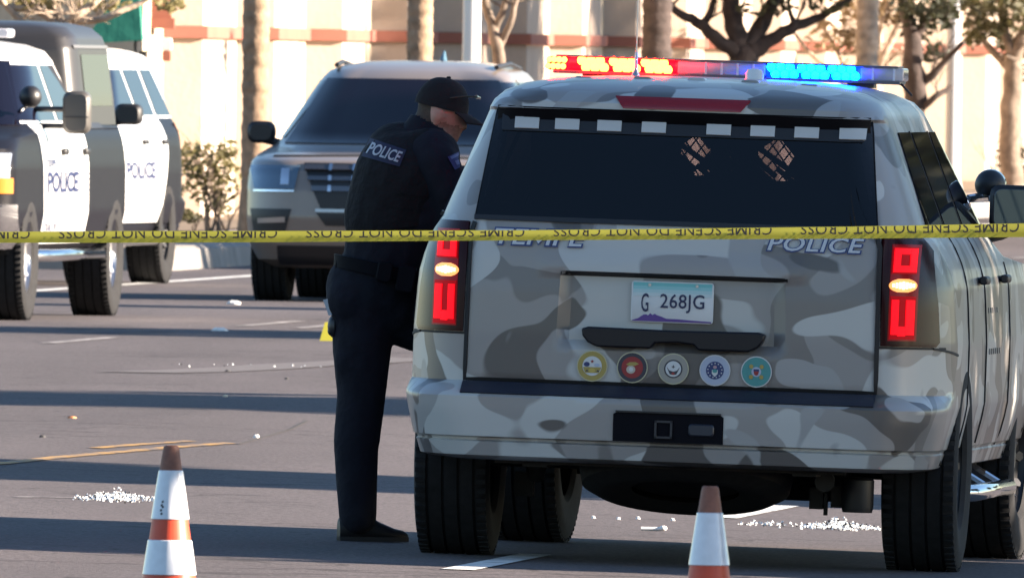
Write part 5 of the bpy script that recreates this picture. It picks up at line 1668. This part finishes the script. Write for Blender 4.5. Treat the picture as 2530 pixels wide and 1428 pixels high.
    CR = Matrix.Rotation(math.radians(13), 3, 'Y')
    cc = P(1093, 256)
    mb = MB(); rings = []
    for k in range(0, 10):
        th = math.pi / 2 * k / 9.3
        rings.append([cc + CR @ Vector((.104 * math.cos(th) ** .8 * math.cos(6.2832 * i / 28), .088 * math.cos(th) ** .8 * math.sin(6.2832 * i / 28), -.02 + .118 * math.sin(th))) for i in range(28)])
    mb.loft(rings, False, True)
    cap = mb.build('cap', CAP, root)
    mb = MB(); mb.ball(cc + CR @ Vector((0, 0, .100)), (.009, .009, .006), 8, 6); mb.build('cap_button', CAP, cap)
    mb = MB(); top, bot = [], []
    for i in range(9):
        v = -1 + 2 * i / 8
        t_, b_ = [], []
        for j in range(7):
            u = j / 6
            x = .085 + u * (.088 - .035 * v * v) - .03 * v * v; y = v * (.078 - .012 * u)
            z = -.012 - .012 * u - .016 * u * u - .008 * v * v
            t_.append(cc + CR @ Vector((x, y, z))); b_.append(cc + CR @ Vector((x, y, z - .006)))
        top.append(t_); bot.append(b_)
    mb.loft(top, closed=False); mb.loft(bot, closed=False)
    rim = [(0, j) for j in range(7)] + [(i, 6) for i in range(1, 9)] + [(8, j) for j in range(5, -1, -1)]
    mb.loft([[top[i][j] for i, j in rim], [bot[i][j] for i, j in rim]], closed=False)
    mb.build('cap_bill', CAP, cap)
    sg = MB(); sg.tube([P(1112, 243, -.088), P(1150, 239, -.085), P(1176, 240, -.07)], .0035, 6); sg.tube([P(1176, 240, -.07), P(1184, 243, 0), P(1176, 240, .07)], .007, 8)
    sg.build('sunglasses', mat('dark_sunglasses', (.05, .045, .03), .12), cap)
    # collar, shoes
    mb = MB(); mb.lathe([(.088, -.03), (.082, .0), (.076, .035), (.07, .036), (.074, 0), (.08, -.03)], (0, 0, 0), 'z', 24, True)
    rt = Matrix.Rotation(math.radians(26), 3, 'Y'); c0 = P(1050, 325); mb.v = [rt @ v + c0 for v in mb.v]; mb.build('collar', UNI, root)
    def shoe(heel, toe, zs, name='shoe'):
        mb = MB(); d = (toe - heel); L = d.length; d.normalize(); sd = Vector((0, 0, 1)).cross(d).normalized(); up = Vector((0, 0, 1))
        rings = []
        for t_, w, h in ((0, .030, .085), (.06, .038, .11), (.25, .042, .12), (.42, .044, .10), (.6, .048, .072), (.8, .046, .05), (.93, .034, .042), (1.0, .016, .03)):
            c = heel + d * L * t_
            rings.append([c + sd * w * math.cos(a) + up * (max(-.002, h * .42 + h * .58 * math.sin(a)) if math.sin(a) > -.6 else 0.0) for a in frange(0, 6.2832 * 15 / 16, 15)])
        mb.loft(rings, True, True); o = mb.build(name, mat('black_shoe_leather', (.005, .005, .007), .5, spec=.25), root)
        mb = MB(); out = [(0, .03), (.1, .04), (.4, .044), (.65, .05), (.88, .044), (1.01, .016)]
        pl = [heel + d * L * a + sd * w for a, w in out] + [heel + d * L * a - sd * w for a, w in out[::-1]]
        mb.poly([p - up * .001 for p in pl], up * .018); mb.build('sole', mat('shoe_sole', (.008, .008, .009), .8), o)
    hz = Vector((P(836, 1331).x, P(836, 1331, .0).y, 0.001)); tz = Vector((P(1006, 1331).x, hz.y + .06, .001))
    shoe(hz, tz, 0)
    f2 = P(1085, 1160, .22); shoe(Vector((f2.x, f2.y, .325)), Vector((f2.x + .24, f2.y + .12, .325)), 0)
    return root
officer()
# ------------------------------------------------------------------ barrier tape
def tape():
    Y = 92.0
    s = PXF / Y
    def edge(px, top):
        # measured tape edges in the picture
        xs = [-900, 0, 300, 620, 1000, 1300, 1700, 2100, 2530, 3400]
        tp = [577, 573, 571, 571, 570, 569, 565, 560, 552, 540]
        bt = [600, 600, 600, 599, 596, 594, 592, 590, 586, 578]
        return float(np.interp(px, xs, tp if top else bt))
    root = empty('barrier_tape', at(1265, 580, Y), label='yellow crime scene tape with upside-down black lettering stretched across the picture', cat='barrier tape')
    o = root.location.copy()
    n = 150
    g = []
    for i in range(n + 1):
        px = -900 + 4300 * i / n
        yy = Y
        a, b = at(px, edge(px, True), yy), at(px, edge(px, False), yy)
        m = a.lerp(b, .5)
        k = Vector((0, .004, 0))
        g.append([a - o + k * .3, a.lerp(b, .25) - o, m - o - Vector((0, .0015, 0)), a.lerp(b, .75) - o, b - o + k * .3, b.lerp(a, .3) - o + k * 2, a.lerp(b, .2) - o + k * 2])
    mb = MB(); mb.loft(g, True, True)
    M_T = mat('yellow_tape_plastic', (.36, .34, .035), .4, noise=.08, nscale=6)
    mb.build('tape_ribbon', M_T, root, angle=70)
    uv, fs = text_mesh('CRIME SCENE DO NOT CROSS', .004, 0, 1.06)
    M_K = mat('black_print', (.012, .012, .015), .5)
    # split the phrase into its words at the four widest gaps
    iv = sorted((min(uv[i][0] for i in f), max(uv[i][0] for i in f)) for f in fs)
    gaps, end = [], iv[0][1]
    for a, b in iv:
        if a > end: gaps.append((a - end, (a + end) / 2))
        end = max(end, b)
    cuts = [0] + sorted(g[1] for g in sorted(gaps)[-4:]) + [1.01]
    k0 = 2518
    for k in range(-1, 6):
        right = k0 - 611 * k
        for c0, c1 in zip(cuts[:-1], cuts[1:]):
            bm = bmesh.new()
            vv = [bm.verts.new((a, b, 0)) for a, b in uv]
            for f in fs:
                if not c0 <= uv[f[0]][0] < c1: continue
                try: bm.faces.new([vv[i] for i in f])
                except ValueError: pass
            bmesh.ops.delete(bm, geom=[v for v in bm.verts if not v.link_faces], context='VERTS')
            bmesh.ops.triangulate(bm, faces=bm.faces[:])
            bmesh.ops.bisect_plane(bm, geom=bm.verts[:] + bm.edges[:] + bm.faces[:], plane_co=(0, .34, 0), plane_no=(0, -1, 0), clear_outer=True)
            vs = []
            for v in bm.verts:
                px = right - 540 * v.co.x                      # turned by 180 degrees: reads from the right
                t = (v.co.y - .34) / .66                        # 0 at the fold, 1 at the letter tops
                yy = Y - .006
                py = edge(px, True) + 1.0 + (edge(px, False) - edge(px, True)) * .60 * t
                vs.append(at(px, py, yy) - o)
            bm.verts.index_update()
            f2 = [[v.index for v in f.verts] for f in bm.faces]
            bm.free()
            link_mesh('tape_lettering', vs, f2, M_K, root, smooth=False)
tape()
for px, lab in ((-840, 'left'), (3340, 'right')):
    p = at(px, 700, 92.05)
    root = empty('barricade_post', (p.x, p.y, gz_u(uv_of(p)[0])), label='post outside the picture that holds the %s end of the tape' % lab, cat='post')
    mb = MB(); mb.lathe([(.22, 0), (.22, .05), (.05, .08), (.03, .12), (.03, 1.35), (.02, 1.37)], (0, 0, 0), 'z', 16); mb.build('post', mat('orange_plastic', (.55, .10, .02), .5), root)
    mb = MB(); mb.lathe([(.032, .9), (.032, 1.1)], (0, 0, 0), 'z', 16, True); mb.build('reflective_band', M_WHITEP, root)

# ------------------------------------------------------------------ traffic cones
M_ORANGE = mat('faded_orange_cone', (.55, .06, .02), .45, noise=.12, nscale=14)
M_CTOP = mat('scuffed_cone_tip', (.20, .075, .045), .6, noise=.3, nscale=30)
M_COLLAR = mat('reflective_white_collar', (.66, .67, .70), .18, coat=.5, noise=.05, nscale=40)
def cone(px, py, Y, label, tilt=0.0):
    tip = at(px, py, Y)
    gr = gz_u(uv_of(tip)[0])
    root = empty('traffic_cone', (tip.x, tip.y, gr), label=label, cat='traffic cone', group='traffic cones in front of the tape')
    Hh = tip.z - gr
    def r(z): return .0225 + (Hh - z) * .142
    mb = MB()
    mb.lathe([(r(.03), .03), (r(Hh - .075), Hh - .075)], (0, 0, 0), 'z', 36, True); mb.build('cone_body', M_ORANGE, root)
    mb = MB(); z0 = Hh - .0752
    mb.lathe([(r(z0) + .0006, z0), (r(Hh - .012), Hh - .012), (r(Hh) * .97, Hh - .003), (r(Hh) * .78, Hh), (r(Hh) * .72, Hh - .03)], (0, 0, 0), 'z', 36, True); mb.build('cone_tip', M_CTOP, root)
    for a, b in ((.073, .217), (.277, .380)):
        mb = MB(); z1, z0 = Hh - a, Hh - b
        mb.lathe([(r(z0) + .001, z0), (r(z0) + .0035, z0 + .002), (r(z1) + .0035, z1 - .002), (r(z1) + .001, z1)], (0, 0, 0), 'z', 36, True); mb.build('reflective_collar', M_COLLAR, root)
    mb = MB()
    d = .18
    out = [(sx * d * a, sy * d * b) for sx, sy, pr in ((1, 1, ((1, .8), (.8, 1))), (-1, 1, ((.8, 1), (1, .8))), (-1, -1, ((1, .8), (.8, 1))), (1, -1, ((.8, 1), (1, .8)))) for a, b in pr]
    mb.loft([[Vector((x * k, y * k, z)) for x, y in out] for z, k in ((0.001, 1), (.025, 1), (.035, .93))], True, True); mb.build('cone_base', M_BLACK, root, smooth=False)
    return root, Hh, r
rc, Hh, r = cone(423, 1100, 81.2, 'orange and white striped traffic cone at the lower left')
# scrawl on the left cone
vs, fs = [], []
for k, (a, z) in enumerate(((-.45, .165), (-.5, .175), (-.42, .18), (-.52, .19), (-.47, .20))):
    an = -math.pi / 2 + a
    zz = Hh - z
    R = r(zz) + .0045
    b = len(vs)
    for da, dz in ((-.06, -.004), (.06, -.002), (.06, .004), (-.06, .002)):
        vs.append((R * math.cos(an + da), R * math.sin(an + da), zz + dz))
    fs.append((b, b + 1, b + 2, b + 3))
link_mesh('ink_scrawl', vs, fs, mat('black_print', (.012, .012, .015), .5), rc, smooth=False)
cone(1755, 1200, 75.6, 'orange and white striped traffic cone in front of the camouflage SUV')

# ------------------------------------------------------------------ debris, evidence marker
def debris(name, px, py, w, h, m, label, cat, seed=0, group=None):
    p = ground(px, py)
    s = PXF / p.y
    W, Hh = w / s, max(.012, h / s)
    r = random.Random(seed)
    root_mb = MB()
    ring = []
    k = 9
    for zz, sc in ((.002, 1.0), (Hh * .6, .92), (Hh, .55)):
        ring.append([Vector((W / 2 * sc * math.cos(6.283 * i / k) * r.uniform(.8, 1.1), W * .4 * sc * math.sin(6.283 * i / k) * r.uniform(.8, 1.1), zz * r.uniform(.85, 1.1))) for i in range(k)])
    root_mb.loft(ring, True, True)
    o = root_mb.build(name, m, None, smooth=False)
    o.location = p
    o.rotation_euler = (0, 0, -RHO + r.uniform(-.2, .2))
    return tag(o, label, cat, group)
M_PAPER = mat('white_paper', (.74, .73, .70), .7)
debris('crumpled_paper', 578, 752, 40, 9, M_PAPER, 'crumpled white paper on the road left of the dark grey SUV', 'litter', 1, 'white litter on the road')
debris('crumpled_paper', 543, 818, 42, 8, M_PAPER, 'flat white paper scrap on the road below the other scrap', 'litter', 2, 'white litter on the road')
debris('paper_scrap', 633, 1082, 17, 9, M_PAPER, 'small white scrap on the road left of the officer', 'litter', 3, 'white litter on the road')
debris('paper_scrap', 557, 981, 13, 6, mat('cream_scrap', (.6, .5, .35), .7), 'tiny cream scrap on a shadow band of the road', 'litter', 4, 'white litter on the road')
debris('orange_scrap', 178, 1034, 24, 6, mat('orange_scrap', (.5, .2, .08), .6), 'small orange scrap on the road at the left', 'litter', 5)
debris('dark_stone', 105, 1081, 18, 4, mat('dark_stone', (.05, .05, .05), .8), 'small dark stone on the road near the left cone', 'stone', 6)
debris('dark_stone', 563, 919, 16, 5, mat('dark_stone', (.05, .05, .05), .8), 'small dark stone on the pale scuffed strip of road', 'stone', 7)
debris('dark_stone', 708, 938, 12, 4, mat('dark_stone', (.05, .05, .05), .8), 'small dark stone left of the officer\'s knee', 'stone', 8)
for k, (x, y) in enumerate(((1466, 1281), (1528, 1284), (1576, 1283), (1662, 1287))):
    debris('white_chip', x, y, 12, 6, M_PAPER, ['leftmost white chip', 'second white chip', 'third white chip', 'rightmost white chip'][k] + ' on the road under the camouflage SUV', 'litter', 20 + k, 'white chips under the SUV')
# white road flare stick
p = ground(1612, 1311); s = PXF / p.y
root = empty('flare_stick', p, label='white stick with rounded end lying on the road under the SUV', cat='flare')
mb = MB(); mb.tube([(-.045, 0, .008), (.035, 0, .008)], .008, 10); mb.build('stick', M_PAPER, root)
mb = MB(); mb.ball((.042, 0, .011), (.016, .016, .011), 12, 8); mb.build('cap', M_PAPER, root)
def shards(name, px, py, w, h, n, label, seed):
    p = ground(px, py); s = PXF / p.y
    r = random.Random(seed)
    W = w / s
    vs, fs = [], []
    for _ in range(n):
        x = max(-1, min(1, r.gauss(0, .42))) * W / 2
        y = r.gauss(0, .28)
        z = abs(r.gauss(0, 1)) * h / s * .26 * max(.12, 1 - abs(2 * x / W) ** 1.5)
        q = Vector((x, y, z + .004)); k = r.uniform(.004, .010)
        a = Vector((r.gauss(0, 1), r.gauss(0, 1), r.gauss(0, 1))).normalized(); b = a.orthogonal().normalized(); c = a.cross(b)
        i = len(vs)
        vs += [q + b * k, q - b * k * .5 + c * k * .8, q - b * k * .5 - c * k * .8, q + a * k * .9]
        fs += [(i, i + 1, i + 2), (i, i + 1, i + 3), (i + 1, i + 2, i + 3), (i + 2, i, i + 3)]
    gm = mat('broken_glass', (.78, .80, .80), .08, spec=1.0)
    gd = mat('broken_black_plastic', (.02, .02, .02), .3)
    o = link_mesh(name, vs, fs, smooth=False, mats=[gm, gd], midx=[(1 if (i // 4) % 5 == 0 else 0) for i in range(len(fs))])
    o.location = p
    return tag(o, label, 'debris', kind='stuff')
shards('shattered_glass', 285, 1234, 200, 26, 520, 'pile of shattered glass behind the left traffic cone', 31)
shards('shattered_glass', 2070, 1305, 200, 26, 520, 'pile of shattered glass by the right rear tyre of the SUV', 32)
shards('glass_crumbs', 1890, 1296, 180, 4, 60, 'thin scatter of glass crumbs leading to the right pile', 33)
shards('glass_crumbs', 640, 905, 700, 3, 16, 'loose pale crumbs on the road left of the officer', 34)
# yellow evidence tent
p = ground(812, 842)
root = empty('evidence_marker', p, label='small yellow evidence marker on the road behind the officer\'s leg', cat='evidence marker')
k = PXF / p.y
mb = MB(); w_, h_ = 44 / k, 46 / k
mb.poly([(-w_ / 2, -.05, 0), (w_ / 2, -.05, 0), (w_ * .22, 0, h_), (-w_ * .22, 0, h_)], (0, .003, 0)); mb.build('front_panel', mat('marker_yellow', (.40, .36, .03), .5), root, smooth=False)
mb = MB(); mb.poly([(-w_ / 2, .05, 0), (w_ / 2, .05, 0), (w_ * .22, .006, h_), (-w_ * .22, .006, h_)], (0, .003, 0)); mb.build('back_panel', MATS['marker_yellow'], root, smooth=False)
